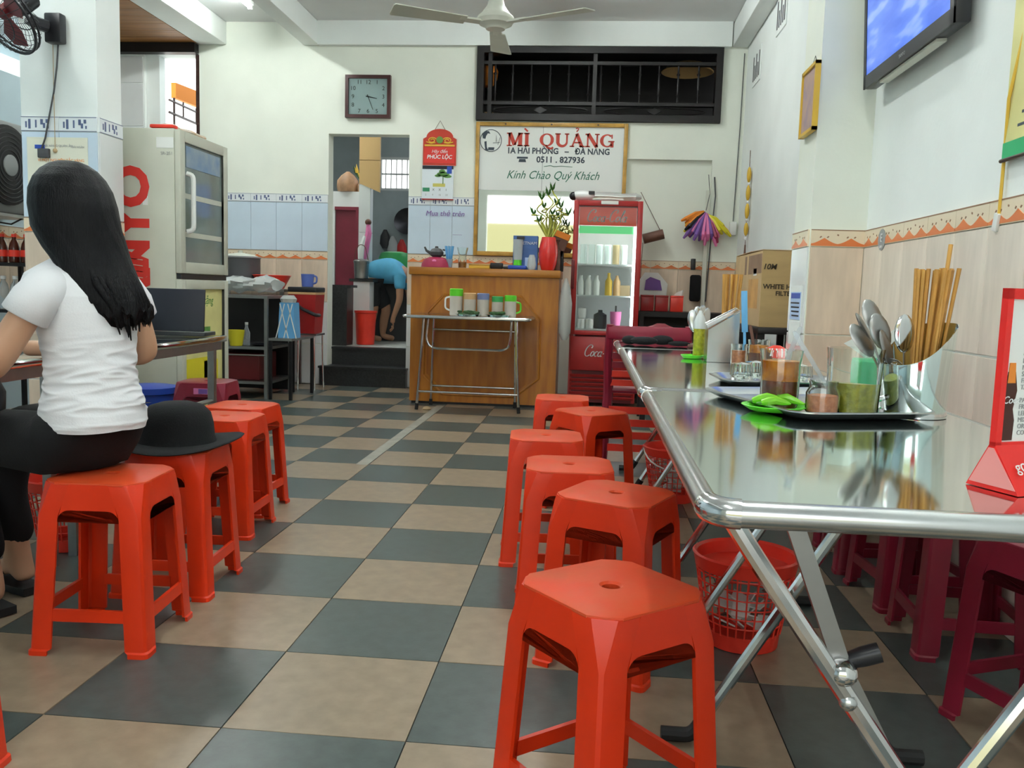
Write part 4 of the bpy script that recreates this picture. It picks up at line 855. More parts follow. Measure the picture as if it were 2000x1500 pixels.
ps=thing('paper_poster','cream paper poster with small print on the tiled left column','poster',(-1.71,2.798,1.52)); part('sheet',MB().b2((-.17,0,-.22),(.17,.002,.165)),mat('posterpaper',(.80,.79,.66),.7),ps)
part('blue_mark',MB().b2((-.125,-.002,.105),(-.07,0,.125)),'blue',ps); part('red_picture',MB().b2((.07,-.002,-.06),(.115,0,-.025)),'redplastic',ps); part('green_picture',MB().b2((-.13,-.002,-.10),(-.05,0,-.03)),'leaf',ps)
text('print','NHÀ HÀNG QUÁN ĂN',.017,'grey',ps,(.0,-.001,.12),ext=.0004); text('print','GIẢI NGÂN',.014,'grey',ps,(.115,-.001,.115),ext=.0004); text('heading','VÌ MỘT NGUYÊN TẮC VÀNG',.020,'orangecloth',ps,(.02,-.001,.045),ext=.0004); text('print','an toàn cho mọi người',.017,'grey',ps,(.02,-.001,.015),ext=.0004)
# ---------------- back wall things ----------------
ck=thing('wall_clock','square white wall clock with a dark wooden frame over the doorway','clock',(-.973,6.445,2.688),0); b=MB()
for q in((-.212,-.192,-.182,.192),(.182,-.192,.212,.192),(-.182,.162,.182,.192),(-.182,-.192,.182,-.162)): b.b2((q[0],-.045,q[1]),(q[2],0,q[3]))
part('frame',b,mat('clockframe',(.05,.012,.012),.3),ck); part('dial',MB().b2((-.185,-.022,-.165),(.185,-.002,.165)),mat('dialwhite',(.74,.82,.84),.4),ck)
for k in range(1,13):
    a=R(90-30*k); m_=max(abs(math.cos(a)),abs(math.sin(a))); q=.135; x,z=q*1.06*math.cos(a)/m_,q*.96*math.sin(a)/m_; text('numeral',str(k),.052,'darkgrey',ck,(x,-.024,z),ext=.0006)
for a,ln,w in((R(90-101),.085,.010),(R(90-158),.125,.007)):
    d=Vector((math.cos(a),0,math.sin(a))); p=Vector((-d.z,0,d.x)); o=Vector((.0,-.028,0)); part('hand',MB().prism([o-d*.02+p*w*.5,o-d*.02-p*w*.5,o+d*ln-p*w*.25,o+d*ln+p*w*.25],(0,.002,0)),'blackplastic',ck)
part('glass_cover',MB().b2((-.184,-.036,-.164),(.184,-.034,.164)),'winglass',ck)
ca=thing('wall_calendar','red headed wall calendar with a tree picture beside the doorway','calendar',(-.298,6.447,2.10))
pts=[(-.155,-.02),(.155,-.02),(.155,.22)]+[(.155-.03-.0+.0-.125*(1-math.cos(t))*1.0,.235+.075*math.sin(t)) for t in[PI/2*k/6 for k in range(7)]]+[(-(.125-.125*(1-math.cos(t))),.235+.075*math.sin(t)) for t in[PI/2*(6-k)/6 for k in range(1,7)]]+[(-.155,.22)]
part('head_board',MB().prism([(x,-.012,z) for x,z in pts],(0,.010,0)),'calred',ca)
for x in(-.07,.07):
    g=1 if x>0 else -1
    part('gilt_ornament',MB().tube([(x+g*(.012+.030*t/9)*math.cos(t*1.0),-.015,.205+(.008+.020*t/9)*math.sin(t*1.0)) for t in[.6*k for k in range(16)]],.0055,5).tube([(x-g*.03,-.015,.185),(x+g*.01,-.015,.178),(x+g*.055,-.015,.19)],.006,5),'gold',ca)
part('green_emblem',MB().lathe([(.032,-.004),(.032,.004)],c=(0,-.013,.21),n=18,axis=(0,1,0)),mat('calgreen',(.12,.28,.05),.5),ca); part('gilt_base',MB().b2((-.14,-.016,.152),(.14,-.012,.168)),'gold',ca)
part('red_field',MB().b2((-.143,-.015,.0),(.143,-.012,.145)),'redletter',ca); text('lettering','Hãy đến',.042,'white',ca,(0,-.0165,.105),ext=.001,shear=.3); text('lettering','PHÚC LỘC',.048,'white',ca,(0,-.0165,.055),ext=.001,shear=.15,off=.001)
part('pad',MB().b2((-.158,-.020,-.325),(.135,-.002,-.022)),mat('calpaper',(.76,.83,.88),.6),ca); part('blue_strip',MB().b2((-.155,-.022,-.055),(.135,-.020,-.024)),'navy',ca); part('blue_tag',MB().b2((.075,-.023,-.095),(.12,-.021,-.03)),'blue',ca)
b=MB()
for x,z,rx,rz_ in((.04,-.10,.06,.022),(-.01,-.115,.03,.012),(.08,-.12,.04,.014),(.03,-.075,.03,.018)): b.prism([(x+rx*math.cos(2*PI*k/12),-.022,z+rz_*math.sin(2*PI*k/12)) for k in range(12)],(0,.002,0))
b.b2((.035,-.022,-.19),(.043,-.020,-.11)); part('tree_print',b,'leaf',ca); part('yellow_print',MB().b2((-.055,-.022,-.215),(.06,-.020,-.185)),mat('calyel',(.62,.58,.15),.6),ca); part('green_block',MB().b2((-.15,-.022,-.26),(-.085,-.020,-.225)),mat('calgr2',(.05,.30,.15),.6),ca)
for k in range(3): text('date','X' if k<2 else '1',.03,'darkgrey',ca,(-.05+k*.06,-.021,-.243),ext=.0005)
for k in range(4): text('date',str(k*7+2),.024,'grey',ca,(-.12+k*.065,-.021,-.29),ext=.0005)
part('bottom_edge',MB().b2((-.158,-.023,-.335),(.138,-.001,-.325)),'cokered',ca); part('hanger',MB().tube([(-.05,-.006,.30),(0,-.004,.385),(.05,-.006,.30)],.0025,5),'brown',ca)
sg=thing('mirror_sign','large gilt framed mirror with a white painted restaurant sign on its upper half','sign',(.732,6.44,1.87))
b=MB(); W2,H2=.692,.605
for q in((-W2,-H2,-W2+.035,H2),(W2-.035,-H2,W2,H2),(-W2+.035,H2-.035,W2-.035,H2),(-W2+.035,-H2,W2-.035,-H2+.04)): b.b2((q[0],-.03,q[1]),(q[2],.006,q[3]),bev=.004)
part('frame',b,'goldwood',sg); part('mirror_glass',MB().b2((-W2+.034,-.010,-H2+.038),(W2-.034,0,-.005)),'mirror',sg); part('sign_panel',MB().b2((-W2+.034,-.010,-.004),(W2-.034,0,H2-.034)),mat('signwhite',(.80,.83,.80),.3),sg)
part('joint',MB().b2((-.077,-.0115,0),(-.073,-.010,H2-.036)),'grey',sg)
for x in(-.42,.0,.42): part('screw',MB().cyl((x,-.035,H2-.018),(x,-.03,H2-.018),.008),'darkwood',sg)
def ribbon(b,P,wd,o,sc):      # flat stroke of varying width in the sign plane
    n=len(P); Lp=[];Rp=[]
    for q in range(n):
        a=Vector(P[max(0,q-1)]);c=Vector(P[min(n-1,q+1)]); d=(c-a).normalized(); nn=Vector((-d.y,d.x)); w_=(wd[q] if isinstance(wd,list) else wd)*1.28
        p=Vector(P[q]); l_=p+nn*w_/2; r_=p-nn*w_/2; Lp.append((o[0]+l_.x*sc[0],-.0125,o[1]+l_.y*sc[1])); Rp.append((o[0]+r_.x*sc[0],-.0125,o[1]+r_.y*sc[1]))
    for q in range(n-1): b.prism([Lp[q],Rp[q],Rp[q+1],Lp[q+1]],(0,.0024,0))
def glyph(ch,o,sc):
    b=MB(); V=lambda *p,w=.17: ribbon(b,list(p),w,o,sc); S=lambda x,y,hw=.17: ribbon(b,[(x-hw,y),(x+hw,y)],.075,o,sc)
    arc=lambda cx,cy,rx,ry,a0,a1,n=20: [(cx+rx*math.cos(R(a0+(a1-a0)*k/n)),cy+ry*math.sin(R(a0+(a1-a0)*k/n))) for k in range(n+1)]
    thick=lambda pts,cx,rx,t0=.07,t1=.19: [t0+(t1-t0)*min(1,abs(p[0]-cx)/rx)**2 for p in pts]
    if ch=='M': V((.17,0),(.17,1),w=.10);V((.20,1),(.52,.08),w=.20);V((.52,.08),(.84,1),w=.10);V((.88,0),(.88,1),w=.20);S(.17,.04);S(.14,.96,.14);S(.88,.04,.18);S(.90,.96,.16)
    if ch in 'IÌ': V((.2,0),(.2,1),w=.20);S(.2,.04,.2);S(.2,.96,.2)
    if ch=='Ì': V((.02,1.34),(.26,1.12),w=.10)
    if ch=='Q': p=arc(.5,.5,.40,.44,0,360,32); ribbon(b,p,thick(p,.5,.40),o,sc); V((.42,.10),(.58,-.10),(.82,-.16),(.98,-.06),w=.12)
    if ch=='U': V((.20,1),(.20,.38),w=.20); p=arc(.53,.38,.33,.33,180,360); ribbon(b,p,[.20-.10*k/20 for k in range(21)],o,sc); V((.86,.38),(.86,1),w=.10); S(.20,.96,.20); S(.86,.96,.16)
    if ch in 'AẢ': V((.14,0),(.50,1),w=.09);V((.46,1),(.86,0),w=.20);V((.28,.33),(.74,.33),w=.08);S(.13,.04,.16);S(.86,.04,.20)
    if ch=='Ả': V((.38,1.36),(.48,1.42),(.58,1.36),(.54,1.25),(.47,1.20),(.47,1.12),w=.07)
    if ch=='N': V((.18,0),(.18,1),w=.09);V((.20,1),(.84,0),w=.20);V((.86,0),(.86,1),w=.09);S(.18,.04,.17);S(.14,.96,.14);S(.86,.96,.17)
    if ch=='G': p=arc(.50,.5,.40,.44,48,325,30); ribbon(b,p,thick(p,.5,.40),o,sc); V((.86,.0),(.86,.42),w=.17);S(.80,.44,.22);V((.84,.66),(.84,.96),w=.07)
    return b
tx=.395-.40
gx=-.408
for ch,wd_ in(('M',.150),('Ì',.055),(' ',.075),('Q',.130),('U',.130),('Ả',.128),('N',.128),('G',.130)):
    if ch!=' ': part('sign_letter',glyph(ch,(gx,.395),(.125 if ch!='M' else .140,.118)),'signred',sg)
    gx+=wd_+.008
text('lettering','1A HẢI PHÒNG   –   ĐÀ NẴNG',.074,'signnavy',sg,(.065,-.0115,.352),ext=.001,off=.002,sx=.92)
text('lettering','0511 . 827936',.075,'signnavy',sg,(.09,-.0115,.275),ext=.001,off=.002,sx=1.02)
ph=MB().prism([(-.295,-.0115,.252),(-.225,-.0115,.252),(-.232,-.0115,.280),(-.288,-.0115,.280)],(0,.002,0)).prism([(-.31,-.0115,.283),(-.21,-.0115,.283),(-.21,-.0115,.300),(-.31,-.0115,.300)],(0,.002,0)); part('telephone_symbol',ph,'signnavy',sg)
text('lettering','Kính Chào Quý Khách',.105,'signgreen',sg,(.02,-.0115,.135),ext=.001,off=.001,shear=.38,sx=.88)
part('flourish',MB().tube([(-.06,-.012,.215),(0,-.012,.226),(.03,-.012,.216),(.10,-.012,.222),(.2,-.012,.215)],.003,4),'signgreen',sg)
lg=part('round_logo',MB().tube([(-.555+.098*math.cos(a),-.012,.44+.098*math.sin(a)) for a in[2*PI*k/40 for k in range(40)]],.003,5,closed=True),'signnavy',sg)
def flat(poly): return MB().prism([(x-.555,-.0125,z+.44) for x,z in poly],(0,.002,0))
part('logo_head',flat([(-.075,.02),(-.08,.065),(-.05,.085),(-.02,.085),(-.005,.062),(-.03,.065),(-.045,.04),(-.05,.015)]),'signnavy',lg); part('logo_body',flat([(-.06,-.01),(-.04,-.005),(-.035,-.06),(-.02,-.09),(-.05,-.085)]),'signnavy',lg); part('logo_bowl',flat([(-.025,-.085),(.03,-.085),(.035,-.06),(-.022,-.06)]),'signnavy',lg)
part('logo_lines',MB().tube([(-.535,-.012,.42),(-.47,-.012,.425)],.002,4).tube([(-.51,-.012,.43),(-.505,-.012,.49),(-.50,-.012,.43)],.002,4).tube([(-.49,-.012,.40),(-.47,-.012,.47)],.002,4),'signnavy',lg)
hw_=thing('wall_handwriting','violet handwriting on the pale blue tiles beside the sign','writing',(-.235,6.4345,1.64)); text('lettering','Mua thẻ trên',.068,'purple',hw_,(.0,0,.0),ext=.0006,shear=.2); text('lettering','~~~~~',.03,'purple',hw_,(.12,0,-.19),ext=.0005)
# counter and its things
co=thing('wooden_counter','varnished wooden service counter with an octagonal moulding','counter',(.2875,5.62,0))
part('body',MB().b2((-.605,-.265,.02),(.60,.27,1.055)),'wood',co); part('plinth',MB().b2((-.59,-.255,0),(.585,.26,.02)),'blackwood',co); part('top',MB().b2((-.62,-.30,1.056),(.61,.30,1.118),bev=.006),'woodedge',co)
oc=[(-.49,.30),(-.49,.72),(-.33,.90),(.30,.90),(.46,.72),(.46,.24),(.27,.085),(-.33,.085)]
b=MB(); oc[0]=(-.49,.24)
b.tube([(x,-.266,z) for x,z in oc],.012,6,closed=True); part('moulding',b,'wood',co); part('centre_panel',MB().prism([(x*.95+(-.0),-.268,.49+(z-.49)*.95) for x,z in oc],(0,.004,0)),mat('panelwood',(.40,.135,.011),.35,col2=(.28,.08,.007),vs=3,stretch=(6,6,.7),coat=.25),co)
Zc=1.1195
va=thing('bamboo_vase','red glazed vase of curled lucky bamboo on the counter','vase',(.79,5.42,Zc))
part('vase_body',MB().lathe([(.050,0),(.055,.005),(.070,.06),(.078,.13),(.074,.19),(.060,.245),(.056,.265),(.050,.265),(.053,.24),(.06,.19)],n=32,cap=True),'red',va)
r5=random.Random(5); tips=((-.10,.62),(-.16,.50),(-.05,.56),(.0,.66),(.045,.70),(.09,.58),(.12,.56),(.03,.50),(.16,.50),(-.12,.44),(.07,.46))
for k,(tx,tz) in enumerate(tips):
    a=2*PI*k/len(tips); b0=Vector((.03*math.cos(a),.03*math.sin(a),.20)); p1=Vector((tx*.55,.03*math.sin(a),.38)); cz=.42+.02*(k%3); pts=[b0,b0.lerp(p1,.5),p1]
    for q in range(9): t=q/8; pts.append(Vector((tx*.62+(tx*.25)*t+.035*math.cos(2*PI*t*1.1+a)*(1-.3*t),.03*math.sin(2*PI*t+a),cz+(tz-.06-cz)*t)))
    st=part('stalk',MB().tube(pts,[.0075]*3+[.006]*9,6),'stalk',va)
    b=MB(); e=pts[-1]
    for q in range(6):
        an=2*PI*q/6+k; d=Vector((math.cos(an)*.45,math.sin(an)*.45,1)).normalized(); s=d.cross(Vector((math.sin(an),-math.cos(an),.2))).normalized()*.010; ln=r5.uniform(.05,.085)
        b.loft([[e-s*.4,e+s*.4,e+d*.002],[e+d*ln*.45-s,e+d*ln*.45+s,e+d*ln*.47],[e+d*ln-s*.05,e+d*ln+s*.05,e+d*(ln+.002)]])
    part('leaves',b,'leaf',st)
bc=thing('blue_box','blue carton printed with pale lettering behind the plastic cups, counter','box',(.60,5.50,Zc)); part('box_body',MB().b2((-.10,-.05,0),(.10,.05,.275)),mat('bluecarton',(.07,.16,.42),.45,var=.2,vs=9),bc); text('lettering','VIETNAM',.035,'white',bc,(.02,-.0515,.215),ext=.0008)
part('pale_print',MB().b2((.0,-.052,.02),(.085,-.05,.10)),'skyblue',bc)
gl=thing('cup_stack','clear sleeve of cups with a green base on a blue tray, counter','cup stack',(.545,5.395,Zc)); part('tray',MB().b2((-.075,-.045,0),(.075,.045,.032),bev=.01),'blue',gl); part('green_base',MB().cyl((0,0,.033),(0,0,.075),.034,.032,18),'limegreen',gl); part('sleeve',MB().lathe([(.034,.076),(.040,.21),(.042,.24)],n=20),'plasticbag',gl); part('cap',MB().b2((-.01,-.03,.24),(.05,.03,.265)),'blackplastic',gl)
single('crumpled_packet',MB().lathe([(.028,0),(.036,.04),(.03,.09),(.02,.12)],n=9),'plasticbag','crumpled clear packet between cups and vase on the counter','packet',(.66,5.385,Zc))
tp=thing('teapot','small dark teapot on a crimson cosy, left end of the counter','teapot',(-.13,5.45,Zc)); part('cosy',MB().lathe([(.125,0),(.12,.03),(.10,.065),(.06,.082),(.001,.085)],n=24,cap=False),mat('crimson',(.34,.015,.06),.5),tp); part('pale_motif',MB().sphere((0,-.104,.04),.022,(1,.35,1)),'pink',tp)
part('pot',MB().lathe([(.035,.085),(.055,.10),(.058,.125),(.04,.15),(.015,.158),(.012,.172)],n=20),'darkgrey',tp); part('spout',MB().tube([(-.05,0,.115),(-.085,0,.135),(-.10,0,.165)],[.014,.010,.007],8),'darkgrey',tp); part('handle',MB().tube([(.05,0,.145),(.085,0,.14),(.08,0,.10),(.052,0,.095)],.007,6,fil=.02),'darkgrey',tp)
sc=thing('straw_cup','bundle of bright blue straws in a cup on the counter','straw cup',(-.02,5.42,Zc)); part('cup',MB().lathe([(.026,0),(.032,.07),(.030,.07),(.024,.004)],n=16),'clearplastic',sc)
for k in range(8): a=2*PI*k/8; part('straw',MB().cyl((.012*math.cos(a),.012*math.sin(a),.006),(.034*math.cos(a),.034*math.sin(a),.175),.005,n=6),'lightblue',sc)
glass_pot('glass_jug','small glass jug in a brown sleeve, left half of the counter','jug',(.09,5.42,Zc),[(.032,0),(.036,.05),(.030,.09),(.036,.12),(.046,.165)],[('brown_sleeve','wood',.003,.048)])
yb=thing('incense_box','flat yellow box on the counter','box',(.235,5.42,Zc)); part('box_body',MB().b2((-.085,-.045,0),(.085,.045,.024),bev=.003),'gold',yb); part('lid_edge',MB().b2((-.087,-.047,.024),(.087,.047,.034),bev=.003),'goldwood',yb)
single('card_holder',MB().b2((-.05,-.03,0),(.05,.03,.048),bev=.006),'blackwood','dark little box beside the yellow box on the counter','box',(.375,5.40,Zc)); single('pen_tray',MB().b2((-.045,-.03,0),(.045,.03,.022),bev=.005),'blackplastic','low black tray right of the dark little box, counter','tray',(.475,5.40,Zc)) 
single('dark_bottle',MB().lathe([(.03,0),(.032,.01),(.030,.16),(.012,.20),(.014,.23),(.03,.25)],n=18),'brown','slim dark bottle right behind the red vase','bottle',(.855,5.50,Zc))
op=thing('orange_carton','orange topped carton tilted beside the drinks fridge, counter end','box',(.845,5.72,Zc+.14)); part('box_body',MB().box((0,0,.08),(.15,.10,.16),rot=Euler((0,.35,0))),'brown',op); part('lid',MB().box((.03,0,.165),(.16,.105,.05),rot=Euler((0,.35,0))),'orangecloth',op); part('stand',MB().b2((-.06,-.05,-.14),(.06,.05,.03)),'blackwood',op)
single('hanging_plastic_bag',MB().lathe([(.02,.0),(.05,.06),(.055,.3),(.035,.42),(.01,.5)],n=11),'plasticbag','clear plastic bag hanging between counter and drinks fridge','plastic bag',(.943,5.40,.56))
b=MB(); b.loft([ellring(Vector((0,0,z)),Vector((.035*s,.006,0)),Vector((-.004,.022*s,0)),9) for z,s in((0,.8),(.008,1),(.022,.7),(.028,.2))]); single('crumpled_wrapper',b,'tan','crumpled tan wrapper on the floor by the folding table\'s left foot','litter',(-.10,4.98,.001))
# folding table with pitchers
ft_=thing('folding_table','small chrome folding table standing in front of the wooden counter','table',(.222,4.98,0)); zt=.745
part('tabletop',MB().b2((-.47,-.19,zt-.012),(.47,.33,zt-.001)),'steel',ft_); part('rim',MB().tube([(x,y+.07,zt-.012) for x,y in rrect(.955,.535,.03,4)],.013,8,closed=True),'brushed',ft_)
for s in(-1,1):
    lg=part('leg',MB().tube([(s*.36,.02,zt-.02),(s*.375,.0,.4),(s*.40,-.01,.03)],.011,8),'chrome',ft_); part('rubber_foot',MB().cyl((s*.398,-.01,.05),(s*.402,-.012,.002),.014),'blackrubber',lg)
    lg=part('leg',MB().tube([(s*.33,.30,zt-.02),(s*.345,.30,.03)],.011,8),'chrome',ft_); part('rubber_foot',MB().cyl((s*.345,.30,.05),(s*.345,.30,.002),.014),'blackrubber',lg)
part('lower_bar',MB().cyl((-.392,-.008,.145),(.392,-.008,.145),.009),'chrome',ft_); part('lower_bar',MB().cyl((-.343,.30,.16),(.343,.30,.16),.009),'chrome',ft_); part('upper_bar',MB().cyl((-.335,.28,.62),(.335,.28,.62),.008),'chrome',ft_)
part('folding_bow',MB().tube([(-.33,.06,zt-.02),(-.345,.05,.56),(-.325,.05,.50),(-.27,.05,.48),(.24,.05,.48),(.30,.05,.50),(.315,.05,.56),(.32,.06,zt-.02)],.010,8,fil=.04),'chrome',ft_)
def pitcher(x,y,h,r,lidm,lb,hs):
    t=thing('juice_pitcher',lb,'pitcher',(x,y,zt+.001),0,'frosted pitchers on the folding table'); hb=h*.72
    part('pitcher_body',MB().lathe([(r*.94,0),(r,.005),(r*1.02,hb)],n=22),mat('frost',(.62,.55,.48),.45,var=.1,vs=4) if 'frost' not in bpy.data.materials else bpy.data.materials['frost'],t)
    part('lid',MB().lathe([(r*1.03,hb),(r*1.05,h*.97),(r*.9,h),(.001,h)],n=22,cap=False),lidm,t)
    if hs: part('handle',MB().tube([(hs*r,0,hb*.95),(hs*(r+.035),0,hb*.9),(hs*(r+.035),0,hb*.35),(hs*r,0,hb*.25)],.007,6,fil=.02),lidm if hs>0 else 'whiteplastic',t)
M['peach']=mat('peach',(.62,.38,.18),.4); M['paleblue']=mat('paleblue',(.20,.24,.45),.4)
M['frost']=mat('frost',(.62,.55,.48),.45,var=.1,vs=4)
for x,y,h,r,m,lb,hs in((.115,4.98,.205,.050,'limegreen','tall frosted pitcher with a lime lid, leftmost on the folding table',-1),(.222,4.97,.175,.048,'peach','frosted pitcher with an orange lid on the folding table',0),(.325,4.97,.175,.046,'paleblue','frosted pitcher with a pale blue lid, middle of the folding table',0),(.435,4.98,.155,.043,'basingreen','frosted pitcher with a dull green lid on the folding table',0),(.535,4.98,.165,.045,'limegreen','frosted pitcher with a lime lid and handle, rightmost on the folding table',1)): pitcher(x,y,h,r,m,lb,hs)
for k,(x,lb) in enumerate(((.225,'steel plate of dark herbs at left on the folding table'),(.455,'steel plate of dark herbs at right on the folding table'))):
    pl=thing('herb_plate',lb,'plate',(x,4.875,zt+.001)); part('plate',MB().lathe([(.001,.003),(.08,.003),(.10,.016),(.102,.015),(.082,0),(.001,0)],n=24,cap=False).rot(0,'Z'),'steel',pl); b=MB()
    for q in range(26): a=r5.uniform(0,6.3); r_=r5.uniform(0,.07); b.sphere((r_*math.cos(a),r_*math.sin(a)*.75,.016+r5.uniform(0,.02)),.018,(1.3,.7,.5),6)
    part('herbs',b,'herb',pl,stuff=True)
def script_word(word,x0,z0,xh,y,m,par,w=.15,sl=.38,kx=1.0):
    b=MB(); x=0
    arc=lambda cx,cy,rx,ry,a0,a1,n=14: [(cx+rx*math.cos(R(a0+(a1-a0)*k/n)),cy+ry*math.sin(R(a0+(a1-a0)*k/n))) for k in range(n+1)]
    for ch in word:
        P=[]; adv=.6
        if ch=='C': P=[arc(.55,.82,.46,.80,70,310,20),[(.66,1.57),(.80,1.50),(.84,1.30),(.76,1.18)]]; adv=.95
        if ch=='o': P=[arc(.24,.36,.20,.34,0,360)]; adv=.52
        if ch=='c': P=[arc(.25,.36,.21,.34,55,310)]; adv=.48
        if ch=='a': P=[arc(.24,.36,.20,.34,0,360),[(.45,.70),(.44,.20),(.52,.03),(.62,.08)]]; adv=.64
        if ch=='l': P=[[(.06,.4),(.26,1.35),(.20,1.55),(.10,1.35),(.12,.25),(.20,.03),(.30,.08)]]; adv=.36
        if ch=='-': P=[[(.05,.40),(.30,.46)]]; adv=.36
        for p in P:
            Q=[((x+u+sl*v)*kx,v) for u,v in p]; n=len(Q)
            for q in range(n-1):
                a=Vector(Q[q]); c=Vector(Q[q+1]); d=(c-a); 
                if d.length<1e-6: continue
                d.normalize(); nn=Vector((-d.y,d.x)); w2=w*(.55+.45*abs(d.y))/2; e=d*.02
                b.prism([(x0+xh*g.x,y,z0+xh*g.y) for g in(a-e+nn*w2,a-e-nn*w2,c+e-nn*w2,c+e+nn*w2)],(0,.002,0))
        x+=adv
    return part('lettering',b,m,par,stuff=False)
# drinks fridge
fg=thing('drinks_fridge','red glass door drinks fridge with lit white shelves','fridge',(1.262,5.9,0)); w=.282; d=.30
b=MB().b2((-w,-d+.04,.03),(-w+.03,d,1.70)).b2((w-.03,-d+.04,.03),(w,d,1.70)).b2((-w+.03,d-.03,.03),(w-.03,d,1.70)).b2((-w+.03,-d+.04,1.66),(w-.03,d-.03,1.70)).b2((-w+.03,-d+.04,.03),(w-.03,d-.03,.58)); part('cabinet',b,'cokered',fg)
part('liner',MB().b2((-w+.031,d-.05,.581),(w-.031,d-.031,1.655)).b2((-w+.031,-d+.05,.581),(-w+.045,d-.05,1.655)).b2((w-.045,-d+.05,.581),(w-.031,d-.05,1.655)).b2((-w+.045,-d+.05,1.64),(w-.045,d-.05,1.655)),'white',fg)
part('lamp_strip',MB().b2((w-.065,-d+.045,.62),(w-.047,-d+.065,1.50)),'coollight',fg); part('lamp_strip',MB().b2((-w+.05,-d+.06,1.48),(w-.07,-d+.09,1.50)),'coollight',fg)
b=MB()
for q in((-w,.60,-w+.042,1.705),(w-.042,.60,w,1.705),(-w+.042,1.662,w-.042,1.705),(-w+.042,.60,w-.042,.635)): b.b2((q[0],-d,q[1]),(q[2],-d+.038,q[3]),bev=.004)
dr=part('door',b,'cokered',fg); part('glass_pane',MB().b2((-w+.042,-d+.015,.635),(w-.042,-d+.021,1.662)),'winglass',dr); part('handle',MB().b2((-w-.004,-d-.03,.98),(-w+.022,-d,1.22),bev=.006),'cokedark',dr); part('hinge_clip',MB().b2((-.06,-d-.004,1.675),(.08,-d,1.702)),'whiteplastic',dr)
hp=part('header_panel',MB().b2((-w+.046,-d+.045,1.505),(w-.046,-d+.055,1.655)),mat('headerred',(.50,.05,.03),.4,emis=(.5,.06,.03),es=.25),fg); script_word('Coca-Cola',-.185,1.535,.062,-d+.042,'white',hp,kx=1.0)
part('green_band',MB().b2((-w+.046,-d+.05,1.44),(w-.046,-d+.06,1.50)),mat('bandgreen',(.15,.6,.25),.4,emis=(.15,.7,.25),es=.35),fg)
for z in(.645,.93,1.19): part('shelf',MB().b2((-w+.046,-d+.07,z-.012),(w-.07,d-.05,z)),'white',fg)
part('lower_panel',MB().b2((-w+.01,-d+.01,.30),(w-.01,-d+.04,.585),bev=.005),'cokered',fg); script_word('Coca-Cola',-.165,.42,.060,-d+.0085,'white',fg)
for k in range(6): part('louvre',MB().box((0,-d+.03,.07+k*.037),(2*w-.03,.012,.022),rot=Euler((.5,0,0))),'cokered',fg)
part('grille_back',MB().b2((-w+.03,-d+.038,.03),(w-.03,-d+.042,.30)),'cokedark',fg)
fx,fy=1.262,5.9
def fb(nm,lb,cat,x,y,z,prof,m,gp=None): return single(nm,MB().lathe(prof,n=16),m,lb,cat,(fx+x,fy+y,z+.0008),group=gp)
for k in range(6): fb('drink_can',['clear tumbler at the left end','clear tumbler second from left','white tub third from left','white tub fourth from left','tan tub second from right','white tub at the right end'][k]+' of the top fridge shelf','tub',-.19+k*.068,-.12,1.19,[(.028,0),(.030,.16),(.026,.165)],('winglass','winglass','white','white','tan','white')[k],None)
for k in range(3): fb('milk_bottle',['white bottle at the left end','white bottle second from left','white bottle third from left'][k]+' of the middle fridge shelf','bottle',-.205+k*.066,-.13,.93,[(.028,0),(.029,.11),(.014,.14),(.015,.165)],'ceramic',None)
fb('juice_bottle','amber bottle in the middle of the middle fridge shelf','bottle',.03,-.12,.93,[(.03,0),(.03,.12),(.013,.15),(.013,.19)],'gold'); fb('juice_bottle','peach bottle at the right of the middle fridge shelf','bottle',.10,-.10,.93,[(.03,0),(.03,.12),(.013,.15),(.013,.17)],'peach'); single('food_box',MB().b2((-.05,-.06,0),(.05,.06,.09)),'tan','tan food box at the right end of the middle fridge shelf','box',(fx+.165,fy+.02,.9308))
for k,(x,z) in enumerate(((-.19,.645),(-.12,.645),(-.185,.735))): fb('ice_tub',['white tub at the bottom left','white tub bottom second from left','white tub stacked on another'][k]+' of the lowest fridge shelf','tub',x,-.13,z,[(.030,0),(.036,.03),(.034,.08),(.02,.088)],'ceramic',None)
fb('grey_pot','dark lidded pot in the middle of the lowest fridge shelf','pot',-.03,-.06,.645,[(.05,0),(.058,.02),(.055,.12),(.02,.14),(.018,.16)],'darkgrey'); pj=thing('pink_jug','pink jug on the lowest fridge shelf','jug',(fx+.10,fy-.13,.6458)); part('jug_body',MB().lathe([(.035,0),(.046,.09),(.048,.15)],n=18),'pink',pj); part('lid_knob',MB().cyl((0,0,.15),(0,0,.20),.008),'darkgrey',pj)
b=MB().loft([ellring(Vector((x,0,z)),Vector((0,.10*s,0)),Vector((0,0,.045*s)),12) for x,z,s in((-.26,.03,.4),(-.22,.045,.9),(-.1,.05,1),(0,.05,.95),(.1,.045,.9),(.22,.05,.9),(.27,.055,.3))]); single('plastic_bags',b,'plasticbag','pile of folded plastic bags on top of the drinks fridge','plastic bag',(1.27,5.85,1.706)); 
sh=thing('slipper','white and black shoe on the left front top corner of the drinks fridge','shoe',(1.045,5.70,1.706)); part('upper',MB().sphere((0,0,.045),.10,(1,.5,.42),14),'white',sh); part('toe_cap',MB().sphere((-.075,0,.04),.045,(.8,.9,.8),12),'blackplastic',sh); part('strap',MB().b2((.05,-.04,.05),(.10,.04,.08)),'blackplastic',sh)
